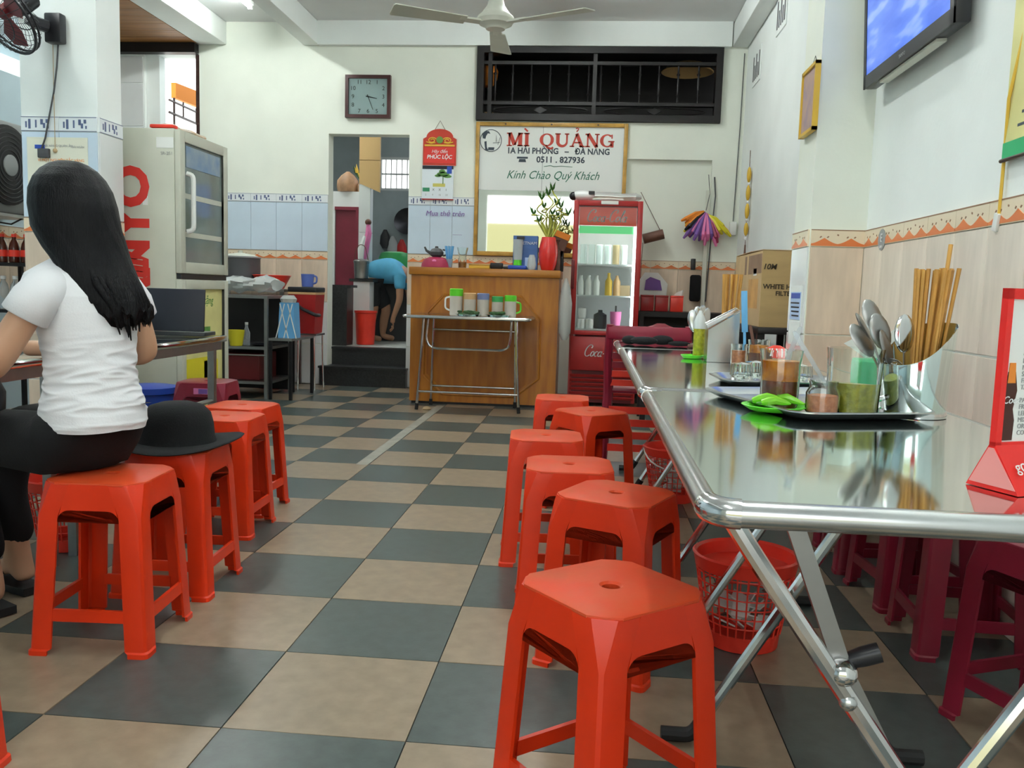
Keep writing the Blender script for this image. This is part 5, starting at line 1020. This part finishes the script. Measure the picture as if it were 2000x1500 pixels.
# right back corner
wc2=thing('wooden_chime','brown bamboo tube hanging on a cord by the fridge','hanging ornament',(1.69,6.40,1.47)); part('tube',MB().cyl((-.09,0,-.02),(.09,0,.03),.045,n=14),'brown',wc2); part('cord',MB().tube([(-.13,.0,.40),(.06,0,.06)],.003,5),'brown',wc2); part('cord',MB().tube([(-.09,.03,-.05),(-.10,.03,-.40)],.003,5),'brown',wc2)
du=thing('feather_duster','bundle of orange, purple and pink cloth dusters hanging on the back wall','duster',(2.10,6.40,1.72))
rd_=random.Random(9)
for k in range(26):
    t=k/25; an=R(205+115*t+rd_.uniform(-6,6)); ln=rd_.uniform(.19,.27)+.05*math.sin(PI*t); m=('orangecloth','orangecloth','yellow','orangecloth','yellow','navy','purple','purple','pink','purple','purple','purple','pink','purple','pink','pink','pink','purple','pink','magenta','pink','orangecloth','yellow','yellow','orangecloth','yellow')[k]
    a=Vector((.03+.04*t,0,-.01-.03*t)); c=a+Vector((math.cos(an)*ln,rd_.uniform(-.05,0),math.sin(an)*ln)); part('strip',MB().tube([a,a.lerp(c,.4)+Vector((0,-.03,.012)),a.lerp(c,.8)+Vector((0,-.03,0)),c],[.008,.017,.021,.011],6),m,du)
part('cord',MB().tube([(.06,.03,.32),(.08,.03,.15),(.05,.0,0)],.003,5),'darkgrey',du)
single('electric_cable',MB().tube([(2.215,6.44,2.02),(2.23,6.43,1.85),(2.215,6.43,1.6),(2.20,6.43,1.2),(2.19,6.43,.9)],.006,6),'darkgrey','dark cable running down the back wall beside the dusters','cord')
single('cable_trunking',MB().b2((-.018,-.012,-.55),(.018,.004,.55)),'offwhite','pale cable trunking running down the back wall beside the dusters','trunking',(2.165,6.44,1.35))
single('junction_box',MB().b2((-.03,-.03,-.06),(.03,.005,.06),bev=.005),'whiteplastic','white switch box near the back right corner','switch',(2.40,6.44,1.565)); single('corner_cable',MB().tube([(2.42,6.44,3.1),(2.415,6.44,2.4),(2.40,6.44,1.63)],.004,5),'darkgrey','thin cable running down the back right corner','cord')
single('wall_plug',MB().b2((-.02,-.05,-.05),(.02,.005,.05),bev=.006),'blackplastic','black plug in the back wall under the dusters','plug',(2.06,6.435,1.235)); single('hand_brush',MB().b2((-.05,-.04,-.12),(.05,.005,.12),bev=.02),'blackcloth','black brush hanging low on the back wall','brush',(2.09,6.435,1.02))
fa=thing('picture_fan','white paper fan with a purple picture leaning on the back wall','fan',(1.70,6.42,1.02)); part('fan_sheet',MB().prism([(-.13,-.03,-.09),(.13,-.03,-.09),(.14,-.02,.03),(.05,-.01,.13),(-.07,-.01,.13),(-.14,-.02,.03)],(0,.006,0)),'paper',fa); part('purple_picture',MB().prism([(-.07,-.034,-.03),(.09,-.034,-.03),(.07,-.028,.06),(-.02,-.025,.09),(-.06,-.028,.06)],(0,.003,0)),'purple',fa)
sb=thing('back_shelf','long black shelf table along the back wall beside the drinks fridge','shelf',(1.96,6.17,0)); part('tabletop',MB().b2((-.40,-.25,.76),(.46,.25,.805)),'blackwood',sb); part('back_panel',MB().b2((-.40,.20,.0),(.46,.24,.76)),'blackwood',sb)
for a in(-.37,.43):
    for c in(-.22,.17): part('leg',MB().b2((a-.02,c-.02,0),(a+.02,c+.02,.76)),'blackwood',sb)
part('lower_shelf',MB().b2((-.36,-.23,.44),(.42,.19,.46)),'blackwood',sb)
for k,(x,m) in enumerate(((1.64,'cokered'),(1.765,'cokered'),(1.895,'redplastic'))):
    rb=thing('red_tin',('dark red tin nearest the drinks fridge','dark red tin in the middle of three','bright red tin with a tissue on top')[k]+' on the black back shelf','tin',(x,6.08,.806),0,'red tins on the back shelf'); part('tin_body',MB().b2((-.055,-.05,0),(.055,.05,.125),bev=.005),m,rb); part('lid',MB().b2((-.057,-.052,.125),(.057,.052,.14),bev=.004),m,rb)
    if k==2: part('tissue',MB().prism([(-.03,0,.14),(.04,0,.14),(.05,0,.19),(.0,0,.17)],(.01,.01,0)),'paper',rb)
ur=thing('rice_cooker','dark red rice cooker with a glowing red switch on the low stand','rice cooker',(1.68,4.95,.50)); part('cooker_body',MB().lathe([(.14,0),(.16,.02),(.165,.15),(.15,.19),(.06,.22),(.03,.235)],n=28),'maroon',ur); part('switch_light',MB().sphere((.02,-.163,.105),.020,(1,.4,1.3)),'redlight',ur); part('handle',MB().b2((.13,-.12,.13),(.20,-.05,.17)),'magenta',ur)
ls_=thing('low_stand','low dark stand under the rice cooker','stand',(1.75,4.95,0)); part('board',MB().b2((-.22,-.22,.47),(.20,.22,.499)),'blackwood',ls_)
for a in(-.19,.17):
    for c in(-.18,.18): part('leg',MB().b2((a-.02,c-.02,0),(a+.02,c+.02,.47)),'blackwood',ls_)
single('chrome_tray',MB().b2((-.14,-.10,0),(.14,.10,.02),bev=.006),'chrome','chrome tray on a black crate behind the sauce bottle','tray',(2.15,4.75,.712)); single('black_crate',MB().b2((-.18,-.16,0),(.18,.16,.71),bev=.01),'blackplastic','tall black crate behind the steel tables','crate',(2.15,4.75,0))
# ---------------- left side ----------------
fr_=thing('display_fridge','grey upright display fridge with sideways red letters, glass door facing the aisle','fridge',(-1.53,3.455,0)); fw,fd=.34,.325
part('cabinet',MB().b2((-fw,-fd,.03),(fw-.035,fd,1.80),bev=.006),'fridgegrey',fr_)
b=MB(); X0,X1=fw-.034,fw
for q in((-fd,.99,-fd+.06,1.795),(fd-.06,.99,fd,1.795),(-fd+.06,1.735,fd-.06,1.795),(-fd+.06,.99,fd-.06,1.055)): b.b2((X0,q[0],q[1]),(X1,q[2],q[3]),bev=.004)
ud=part('upper_door',b,'fridgegrey',fr_); part('glass_pane',MB().b2((X0+.012,-fd+.06,1.055),(X0+.018,fd-.06,1.735)),mat('fridgeglass',(.16,.20,.19),.06,spec=.8,var=.3,vs=2.2),ud); part('sticker',MB().b2((X0+.0185,-fd+.10,1.60),(X0+.021,fd-.09,1.72)),mat('bluepic',(.16,.26,.40),.4,col2=(.30,.36,.40),vs=9),ud)
part('shelf_line',MB().b2((X0+.018,-fd+.065,1.42),(X0+.02,fd-.065,1.45)).b2((X0+.018,-fd+.065,1.20),(X0+.02,fd-.065,1.23)),'fridgegrey',ud)
part('handle',MB().tube([(X1,-fd+.075,1.56),(X1+.035,-fd+.085,1.55),(X1+.035,-fd+.085,1.24),(X1,-fd+.075,1.23)],.014,8,fil=.03),'whiteplastic',ud)
b=MB()
for q in((-fd,.08,-fd+.055,.955),(fd-.055,.08,fd,.955),(-fd+.055,.90,fd-.055,.955),(-fd+.055,.08,fd-.055,.135)): b.b2((X0,q[0],q[1]),(X1,q[2],q[3]),bev=.004)
ld_=part('lower_door',b,'fridgegrey',fr_); po=part('poster_panel',MB().b2((X0+.008,-fd+.055,.135),(X0+.014,fd-.055,.90)),'posteryellow',ld_)
part('dark_seam',MB().b2((X0-.001,-fd+.01,.957),(X1-.01,fd-.01,.988)),'blackplastic',fr_)
for y,z,m,w_,h_ in((-.05,.42,'yellow',.22,.13),(.10,.38,'yellow',.10,.16),(.10,.25,'orangecloth',.09,.10),(-.05,.22,'leaf',.20,.05),(.05,.62,'leaf',.04,.10)): part('poster_print',MB().b2((X0+.014,y-w_,z-h_/2),(X0+.016,y+w_ if w_<.15 else y+w_*.5,z+h_/2)),m,fr_)
text('poster_lettering','Quà tặng',.07,'leaf',fr_,(X0+.0145,0,.83),(PI/2,0,PI/2),.0008,shear=.2)
text('lettering','SANYO',.285,'redletter',fr_,(.055,-fd-.0012,1.11),(PI/2,-PI/2,0),.001,off=.012,sp=1.02)
hx_=[(-.08,-.0),(.11,-.0),(.145,.06),(.145,.10),(.145,.17),(-.08,.215)]
part('hexagon_emblem',MB().prism([(x,-fd-.0015,.93+z*.9) for x,z in((-.10,.02),(.06,-.02),(.145,.05),(.145,.15),(.02,.20),(-.10,.22))],(0,.002,0)),'redletter',fr_)
for k in range(4): part('emblem_stripe',MB().prism([(x,-fd-.0022,.965+k*.034+zz) for x,zz in((-.10,.012),(.11,-.010),(.11,-.006),(-.10,.016))],(0,.001,0)),'fridgegrey',fr_)
for k in range(5): part('emblem_stripe',MB().prism([(x,-fd-.0012,.80+k*.022+zz) for x,zz in((-.10,.012),(.16+.01*k,-.010),(.16+.01*k,-.007),(-.10,.015))],(0,.001,0)),'orangecloth',fr_)
part('label_plate',MB().b2((.20,-fd-.0015,1.69),(.30,-fd,1.75)),'paper',fr_); part('small_sticker',MB().b2((.115,-fd-.0015,1.37),(.145,-fd,1.42)),'paper',fr_); text('model_text','SR-251',.025,'grey',fr_,(.26,-fd-.0012,1.66),ext=.0005)
b=MB().loft([ellring(Vector((0,y,z)),Vector((.06*s,0,0)),Vector((0,0,.022*s)),10) for y,z,s in((-.26,.015,.5),(-.2,.022,1),(-.1,.02,.8),(0,.024,1.1),(.1,.022,1),(.2,.026,.9),(.25,.03,.4))]); 
single('snack_packets',b,mat('packet',(.62,.30,.06),.35,col2=(.70,.68,.60),vs=14),'printed snack packets lying on top of the grey display fridge','packet',(-1.32,3.44,1.803)); single('red_packet',MB().b2((-.07,-.03,0),(.07,.03,.02),bev=.006),'redplastic','red and white packet at the front of the grey fridge top','packet',(-1.30,3.16,1.802))
bf=thing('box_fan_unit','square grey unit with a round black fan grille on the left wall','fan unit',(-2.46,3.30,1.60)); part('case',MB().b2((-.135,-.30,-.28),(.11,.30,.26),bev=.015),'grey',bf); part('grille_disc',MB().lathe([(.235,.111),(.235,.125),(.20,.130),(.06,.135)],n=36,axis=(1,0,0)),'blackplastic',bf); part('hub',MB().lathe([(.062,.128),(.062,.142),(.05,.146)],n=24,axis=(1,0,0)),'grey',bf)
b=MB()
for r in(.09,.115,.14,.165,.19,.215): b.tube([(.137,r*math.cos(2*PI*k/36),r*math.sin(2*PI*k/36)) for k in range(36)],.0025,4,closed=True)
part('grille_rings',b,'darkgrey',bf); part('cord',MB().tube([(.10,.25,-.26),(.06,.1,-.34),(.03,-.1,-.33),(.02,-.2,-.28)],.005,6),'blackrubber',bf); part('wall_shelf',MB().b2((-.135,-.31,-.30),(.10,.31,-.281)),'whiteplastic',bf)
rk=thing('drinks_rack','black bottle rack by the left wall behind the seated woman','rack',(-2.24,3.42,0))
for z in(.40,.745,1.025): part('shelf',MB().b2((-.24,-.17,z-.02),(.30,.17,z)),'blackmetal',rk)
for a in(-.23,.29):
    for c in(-.16,.16): part('post',MB().b2((a-.012,c-.012,0),(a+.012,c+.012,1.10)),'blackmetal',rk)
for k in range(6):
    x=-2.40+.077*k; bt=thing('cola_bottle','red capped cola bottle on the top rack shelf, '+('leftmost','second from left','third from left','fourth from left','fifth from left','rightmost')[k],'bottle',(x,3.31,1.026),0,'cola bottles on the rack')
    part('bottle_body',MB().lathe([(.028,0),(.031,.004),(.031,.03),(.028,.05),(.031,.085),(.024,.115),(.012,.14),(.012,.152)],n=16),'cola',bt); part('label',MB().lathe([(.0325,.035),(.0325,.075)],n=16,cap=False),'redplastic',bt); part('cap',MB().cyl((0,0,.152),(0,0,.170),.0145,n=14),'redplastic',bt)
for k in range(6):
    x=-2.40+.077*k; bt=thing('water_bottle','white capped clear water bottle on the middle rack shelf, '+('leftmost','second from left','third from left','fourth from left','fifth from left','rightmost')[k],'bottle',(x,3.31,.746),0,'water bottles on the rack')
    part('bottle_body',MB().lathe([(.028,0),(.031,.004),(.031,.12),(.024,.15),(.012,.17),(.012,.18)],n=16),'clearplastic',bt); part('cap',MB().cyl((0,0,.18),(0,0,.20),.0155,n=14),'white',bt)
# laptop
lt=thing('laptop','dark laptop standing open on the far left table, back of its lid towards the aisle','laptop',(-.705,2.06,.701),R(4)); part('base',MB().b2((-.16,-.02,0),(.14,.12,.018),bev=.004),'blackplastic',lt); part('lid',MB().box((-.01,-.0,.115),(.29,.012,.19),rot=Euler((R(-6),0,0)),bev=.005),'navy',lt)
single('folded_paper',MB().prism([(-.05,0,0),(.02,-.02,0),(.035,0,.09),(.01,.02,.10)],(.004,.012,0)),'paper','white folded paper standing beside the dark laptop','paper',(-.84,1.95,.7015))
single('serving_dish',MB().lathe([(.001,.004),(.07,.004),(.09,.02),(.092,.018),(.07,0),(.001,0)],n=20,cap=False),'ceramic','white bowl on the table in front of the seated woman','bowl',(-.78,.62,.701)); gl_=glass_pot('drinking_glass','glass of water at the left frame edge on the woman\'s table','glass',(-.86,.80,.701),[(.028,0),(.03,.004),(.034,.11)])
# blue bins
for k,(x,y,lb) in enumerate(((-1.13,2.62,'blue plastic bin under the far left table'),)):
    bb=thing('blue_bin',lb,'bin',(x,y,0)); part('bin_body',MB().lathe([(.10,0),(.11,.01),(.135,.36)],n=28),'blue',bb); part('rim',MB().lathe([(.135,.36),(.145,.365),(.145,.395),(.12,.40)],n=28),'blue',bb)
    for z in(.12,.20): part('ridge',MB().tube([((.117+.03*(z-.05))*math.cos(2*PI*q/28),(.117+.03*(z-.05))*math.sin(2*PI*q/28),z) for q in range(28)],.004,5,closed=True),'blue',bb)
single('blue_bag',MB().lathe([(.06,0),(.10,.03),(.10,.16),(.05,.2)],n=10),'lightblue','light blue bag under the left table behind the hat','bag',(-.62,2.40,.0))
# steel trolley
tr=thing('steel_trolley','open steel shelf trolley with plastic bags on top, left of the doorway','trolley',(-1.78,5.48,0)); 
for a in(-.31,.305):
    for c in(-.285,.285): part('post',MB().b2((a-.014,c-.014,0),(a+.014,c+.014,.83)),'bluntsteel',tr)
for z in(.145,.43,.845): part('shelf',MB().b2((-.325,-.30,z-.022),(.32,.30,z)),'bluntsteel',tr)
part('back_panel',MB().b2((-.30,.29,.02),(.295,.298,.83)),'blackwood',tr); part('rail',MB().cyl((-.31,-.295,.36),(.305,-.295,.36),.007),'bluntsteel',tr)
bbg=MB(); rr_=random.Random(11)
rings=[]
for k in range(14):
    x=-.30+.62*k/13; s=.75+.35*math.sin(k*1.3)*.5+(.3 if k<3 else 0)
    rings.append([Vector((x,(.16*math.cos(a)*(1+.15*math.sin(5*a+k))),.075+.075*s*math.sin(a)*(1+.2*math.sin(3*a+2*k)))) for a in[2*PI*q/20 for q in range(20)]])
single('plastic_bags',bbg.loft(rings),'plasticbag','heap of milky plastic bags on top of the steel trolley','plastic bag',(-1.76,5.36,.862)); single('plastic_bag',MB().lathe([(.05,0),(.08,.05),(.07,.12),(.03,.2),(.045,.26)],n=11),'plasticbag','milky plastic bag standing behind the fridge on the trolley','plastic bag',(-1.98,5.25,.846))
bo=thing('small_bottle','small clear bottle on the middle trolley shelf','bottle',(-1.70,5.34,.431)); part('bottle_body',MB().lathe([(.028,0),(.03,.1),(.012,.15),(.012,.17)],n=14),'clearplastic',bo); part('cap',MB().cyl((0,0,.17),(0,0,.19),.014),'white',bo)
single('yellow_bowl',MB().lathe([(.045,0),(.05,.004),(.07,.13),(.067,.13),(.047,.006)],n=20),'yellow','yellow plastic tub on the middle trolley shelf','tub',(-1.74,5.22,.431)); single('dark_crate',MB().b2((-.20,-.2,0),(.20,.2,.22),bev=.01),'cokedark','dark maroon crate on the lowest trolley shelf','crate',(-1.76,5.46,.146))
single('dark_dish',MB().lathe([(.05,0),(.08,.02),(.082,.018),(.05,.004)],n=18),'navy','dark dish on the middle trolley shelf','dish',(-1.57,5.30,.431))
# bench with pot and basin
sb2=thing('side_bench','steel bench against the back wall behind the trolley','bench',(-1.95,6.13,0)); part('tabletop',MB().b2((-.38,-.26,.875),(.38,.29,.90)),'bluntsteel',sb2)
for a in(-.35,.35):
    for c in(-.23,.26): part('leg',MB().b2((a-.015,c-.015,0),(a+.015,c+.015,.875)),'bluntsteel',sb2)
pt=thing('stock_pot','large dark stock pot on the back bench','pot',(-2.03,6.02,.901)); part('pot_body',MB().lathe([(.165,0),(.175,.01),(.175,.27),(.165,.27),(.16,.02)],n=28),'darkgrey',pt); part('rim',MB().lathe([(.172,.265),(.182,.27),(.182,.282),(.165,.282)],n=28),'grey',pt); part('lid',MB().lathe([(.165,.282),(.12,.30),(.02,.315),(.02,.335),(.001,.338)],n=24,cap=False),'offwhite',pt)
single('orange_basin',MB().lathe([(.10,0),(.105,.004),(.165,.115),(.172,.118),(.168,.122),(.155,.112),(.10,.008)],n=28),'redplastic','orange plastic basin on the back bench left of the doorway','basin',(-1.72,5.98,.901))
lt2=thing('low_table','low table with thin dark legs beside the red cooler','table',(-1.355,5.46,0)); part('tabletop',MB().b2((-.098,-.28,.485),(.098,.30,.505)),'bluntsteel',lt2)
for a in(-.085,.085):
    for c in(-.265,.28): part('leg',MB().b2((a-.012,c-.012,0),(a+.012,c+.012,.485)),'blackmetal',lt2)
bg2=thing('shopping_bag','blue and white plaid shopping bag on the low table','bag',(-1.325,5.30,.506)); part('bag_body',MB().b2((-.07,-.06,0),(.07,.09,.29),taper=.85),'lightblue',bg2)
for k in range(4): part('band',MB().box((-.05+.033*k,-.0615+.0,.14),(.008,.003,.29),rot=Euler((0,.25*(-1)**k,0))),'paper',bg2)
part('gathered_top',MB().lathe([(.06,.29),(.07,.32),(.045,.35)],n=9),'plasticbag',bg2); single('brown_bag',MB().lathe([(.05,0),(.06,.05),(.055,.2),(.03,.27)],n=9),'brownbag','brown paper bag beside the plaid bag on the low table','bag',(-1.42,5.50,.506))
cl=thing('cooler_box','dark red cooler box with a black lid on a chrome stand, left of the doorway','cooler',(-1.40,5.98,0)); part('box_body',MB().loft([[(x,y,z) for x,y in((-s,-.13*s/.125),(s,-.13*s/.125),(s,.13*s/.125),(-s,.13*s/.125))] for s,z in((.108,.515),(.125,.86))]),'cokered',cl); part('pale_seam',MB().b2((-.127,-.133,.86),(.127,.133,.88)),'peach',cl); part('lid',MB().b2((-.13,-.136,.88),(.13,.136,.925),bev=.01),'blackplastic',cl)
part('bail_handle',MB().tube([(-.11,-.14,.84),(.0,-.165,.74),(.14,-.165,.68),(.15,-.1,.68)],.016,8,fil=.03),'blackplastic',cl); part('stand_ring',MB().b2((-.13,-.13,.495),(.13,.13,.512)),'chrome',cl)
for a in(-1,1):
    for c in(-1,1): part('leg',MB().tube([(a*.035 if c<0 and a<0 else a*.11,c*.12,.497),(a*.035 if c<0 and a<0 else a*.12,c*.13,.01)],.009,8),'chrome',cl)
mg=thing('blue_mug','blue plastic mug standing on the red cooler','mug',(-1.385,5.96,.926)); part('mug_body',MB().lathe([(.045,0),(.05,.004),(.058,.115),(.054,.115),(.046,.008)],n=22),'bluemug',mg); part('handle',MB().tube([(.054,0,.10),(.085,0,.095),(.083,0,.04),(.05,0,.03)],.008,6,fil=.02),'bluemug',mg)
rb_=thing('lattice_basket','tall dark red lattice basket beside the steel trolley','basket',(-1.72,5.99,0)); part('basket_body',MB().lathe([(.11,0),(.12,.006),(.145,.31),(.138,.31),(.112,.01)],n=24),'redplastic',rb_); part('rim',MB().lathe([(.142,.305),(.155,.31),(.155,.335),(.138,.335)],n=24),'redplastic',rb_)
for z in(.08,.15,.22): part('lattice_band',MB().tube([((.118+.08*(z))*math.cos(2*PI*q/24),(.118+.08*(z))*math.sin(2*PI*q/24),z) for q in range(24)],.006,5,closed=True),'cokered',rb_)
# ---------------- kitchen ----------------
pd=thing('pillar_stand','white pedestal with a dark slab top inside the kitchen door','pedestal',(-1.22,7.28,.355)); part('shaft',MB().b2((-.085,-.09,0),(.085,.09,.64)),'kitchenwhite',pd); part('slab',MB().b2((-.125,-.11,.64),(.125,.11,.668)),'granite',pd)
pt=thing('lidded_pail','dark steel pail with a bail handle on the pedestal in the kitchen','pail',(-1.245,7.27,1.0235)); part('pail_body',MB().lathe([(.062,0),(.07,.006),(.078,.16),(.082,.17)],n=24),'bluntsteel',pt); part('lid',MB().lathe([(.082,.17),(.084,.185),(.06,.20),(.001,.205)],n=24,cap=False),'bluntsteel',pt); part('bail',MB().tube([(-.08,0,.16),(-.06,0,.30),(-.02,0,.36),(.04,0,.34),(.08,0,.16)],.004,5,fil=.04),'brown',pt)
dl=thing('hanging_cloth','white and salmon cloth hanging on the post above the pail','cloth',(-1.255,7.57,1.36)); part('cloth_fold',MB().tube([(0,0,.25),(.01,-.02,.15),(-.02,-.02,.02),(-.03,-.02,-.12)],[.02,.035,.04,.02],8),'pink',dl); part('white_fold',MB().tube([(-.02,-.03,.12),(-.06,-.03,-.02),(-.07,-.03,-.16)],[.025,.045,.03],8),'white',dl); part('hook_knob',MB().sphere((0,0,.27),.035,n=10),'brown',dl)
single('green_tub',MB().lathe([(.20,0),(.205,.012),(.19,.02),(.175,.13),(.15,.185),(.09,.20),(.0005,.20)],n=28),'basingreen','large green plastic tub upside down in the kitchen','tub',(-1.05,7.95,1.1405)); 
kt=thing('kitchen_counter','dark kitchen counter carrying the green tub','counter',(-.95,8.05,.355)); part('tabletop',MB().b2((-.33,-.30,.742),(.33,.35,.785)),'granite',kt); part('cabinet_body',MB().b2((-.31,-.22,0),(.31,.33,.741)),'darkgrey',kt)
bk=thing('red_bucket','tall orange red bucket on the kitchen floor beside the person','bucket',(-1.135,7.05,.356)); part('bucket_body',MB().lathe([(.085,0),(.09,.006),(.108,.33),(.103,.33),(.087,.01)],n=26),'redplastic',bk); part('rim',MB().lathe([(.108,.32),(.116,.325),(.116,.345),(.103,.345)],n=26),'redplastic',bk)
for k,(x,z,s,lb) in enumerate(((-1.54,1.966,.12,'brown paper sack on the storage ledge, left'),(-1.385,1.966,.062,'small pink brown sack on the storage ledge, right'))): single('brown_sack',MB().lathe([(s*.9,0),(s,.05),(s*.95,s),(s*.6,s*1.45),(s*.15,s*1.8)],n=9),'brownbag',lb,'sack',(x,7.78,z))
bn=thing('dried_bunch','bunch of dried yellow leaves above the sacks in the kitchen','dried leaves',(-1.43,7.90,2.09))
for k in range(8): a=k*.8; part('dried_leaf',MB().prism([(0,0,0),(.05*math.cos(a)-.02,-.02,.10),(.09*math.cos(a),-.03*math.sin(a),.16+.02*(k%3)),(.05*math.cos(a)+.02,-.02,.09)],(0,.006,0)),'gold' if k%2 else 'herb',bn)
single('wok',MB().lathe([(.001,-.02),(.10,0),(.17,.05),(.172,.055),(.10,.008),(.001,-.012)],n=24,cap=False,axis=(0,-1,.2)),'blackmetal','black wok hanging on the kitchen back wall, right','wok',(-1.22,9.44,1.78)); 
for k,(x,z,m,lb) in enumerate(((-1.52,1.58,'blackplastic','black pan hanging leftmost on the kitchen wall'),(-1.42,1.50,'grey','grey bag hanging on the kitchen wall between pan and red cloth'),(-1.30,1.46,'cokered','red cloth hanging on the kitchen wall'))): single(('hanging_pan','hanging_bag','hanging_cloth')[k],MB().loft([ellring(Vector((0,0,zz)),Vector((w_,0,0)),Vector((0,.02,0)),12) for zz,w_ in((-.14,.03),(-.08,.07),(.02,.06),(.10,.02))]),m,lb,('pan','bag','cloth')[k],(x,9.45,z))
# person bending over
mn_=thing('person','person in a blue shirt and dark shorts bending over in the kitchen doorway','person',(-1.13,7.59,.355)); Q=Vector((-1.13,7.59,.355))
def q_(x,y,z): return Q+Vector((x,y,z))
J=[('pel',q_(-.10,0,.70),.115),('wst',q_(.0,.0,.74),.105),('che',q_(.16,0,.76),.13),('ucl',q_(.27,0,.73),.10),('nk',q_(.37,0,.69),.05),('hd0',q_(.43,0,.66),.08),('hd1',q_(.50,0,.63),.085),('nose',q_(.52,0,.54),.014),
('hL',q_(-.08,-.09,.62),.09),('kL',q_(-.03,-.10,.36),.055),('cL',q_(-.06,-.10,.22),.05),('aL',q_(-.07,-.10,.06),.034),('tL',q_(.06,-.11,.03),.03),('hR',q_(-.06,.09,.62),.09),('kR',q_(.06,.10,.36),.055),('cR',q_(.03,.10,.22),.05),('aR',q_(.02,.10,.06),.034),('tR',q_(.15,.11,.03),.03),
('sL',q_(.26,-.17,.70),.05),('eL',q_(.27,-.20,.46),.038),('wL',q_(.20,-.19,.27),.026),('pL',q_(.19,-.18,.21),.027),('sR',q_(.26,.17,.70),.05),('eR',q_(.30,.20,.46),.038),('wR',q_(.30,.18,.27),.026),('pR',q_(.30,.17,.21),.027)]
js,es=mk(J,[('pel','wst'),('wst','che'),('che','ucl'),('ucl','nk'),('nk','hd0'),('hd0','hd1'),('hd1','nose'),('pel','hL'),('hL','kL'),('kL','cL'),('cL','aL'),('aL','tL'),('pel','hR'),('hR','kR'),('kR','cR'),('cR','aR'),('aR','tR'),('ucl','sL'),('sL','eL'),('eL','wL'),('wL','pL'),('ucl','sR'),('sR','eR'),('eR','wR'),('wR','pR')])
b=skin_mesh(js,es); fingers(b,q_(.19,-.18,.205),Vector((0,0,-1)),1,Vector((1,0,0))); fingers(b,q_(.30,.17,.205),Vector((0,0,-1)),-1,Vector((1,0,0)))
for s in(-1,1): b.sphere(q_(.47,s*.082,.645),.024,(1,.4,1),8)
part('body',b,'skin_dark',mn_,world=True,sharp=80)
for s in(-1,1): part('eye',MB().sphere(q_(.525,s*.03,.572),.011,n=8),'white',mn_,world=True)
part('hair',MB().sphere(q_(.49,0,.665),.10,(.95,.95,.85),18),'hair',mn_,world=True)
J=[('b',q_(-.13,0,.72),.14),('wst',q_(.0,.0,.76),.140),('che',q_(.16,0,.775),.165),('ucl',q_(.27,0,.735),.115),('sL',q_(.26,-.17,.70),.068),('eL',q_(.265,-.19,.56),.06),('sR',q_(.26,.17,.70),.068),('eR',q_(.28,.19,.56),.06)]
js,es=mk(J,[('b','wst'),('wst','che'),('che','ucl'),('ucl','sL'),('sL','eL'),('ucl','sR'),('sR','eR')]); part('shirt',skin_mesh(js,es),'blueshirt',mn_,world=True,sharp=80)
J=[('pel',q_(-.12,0,.67),.135),('hL',q_(-.08,-.09,.58),.105),('kL',q_(-.04,-.10,.35),.088),('hR',q_(-.06,.09,.58),.105),('kR',q_(.05,.10,.35),.088)]
js,es=mk(J,[('pel','hL'),('hL','kL'),('pel','hR'),('hR','kR')]); part('shorts',skin_mesh(js,es),'shorts',mn_,world=True,sharp=80)
single('street_wall',MB().b2((-9,-15.3,-.2),(9,-15,3.2)),'facade','pale yellow wall across the street, seen only in the mirror','wall')
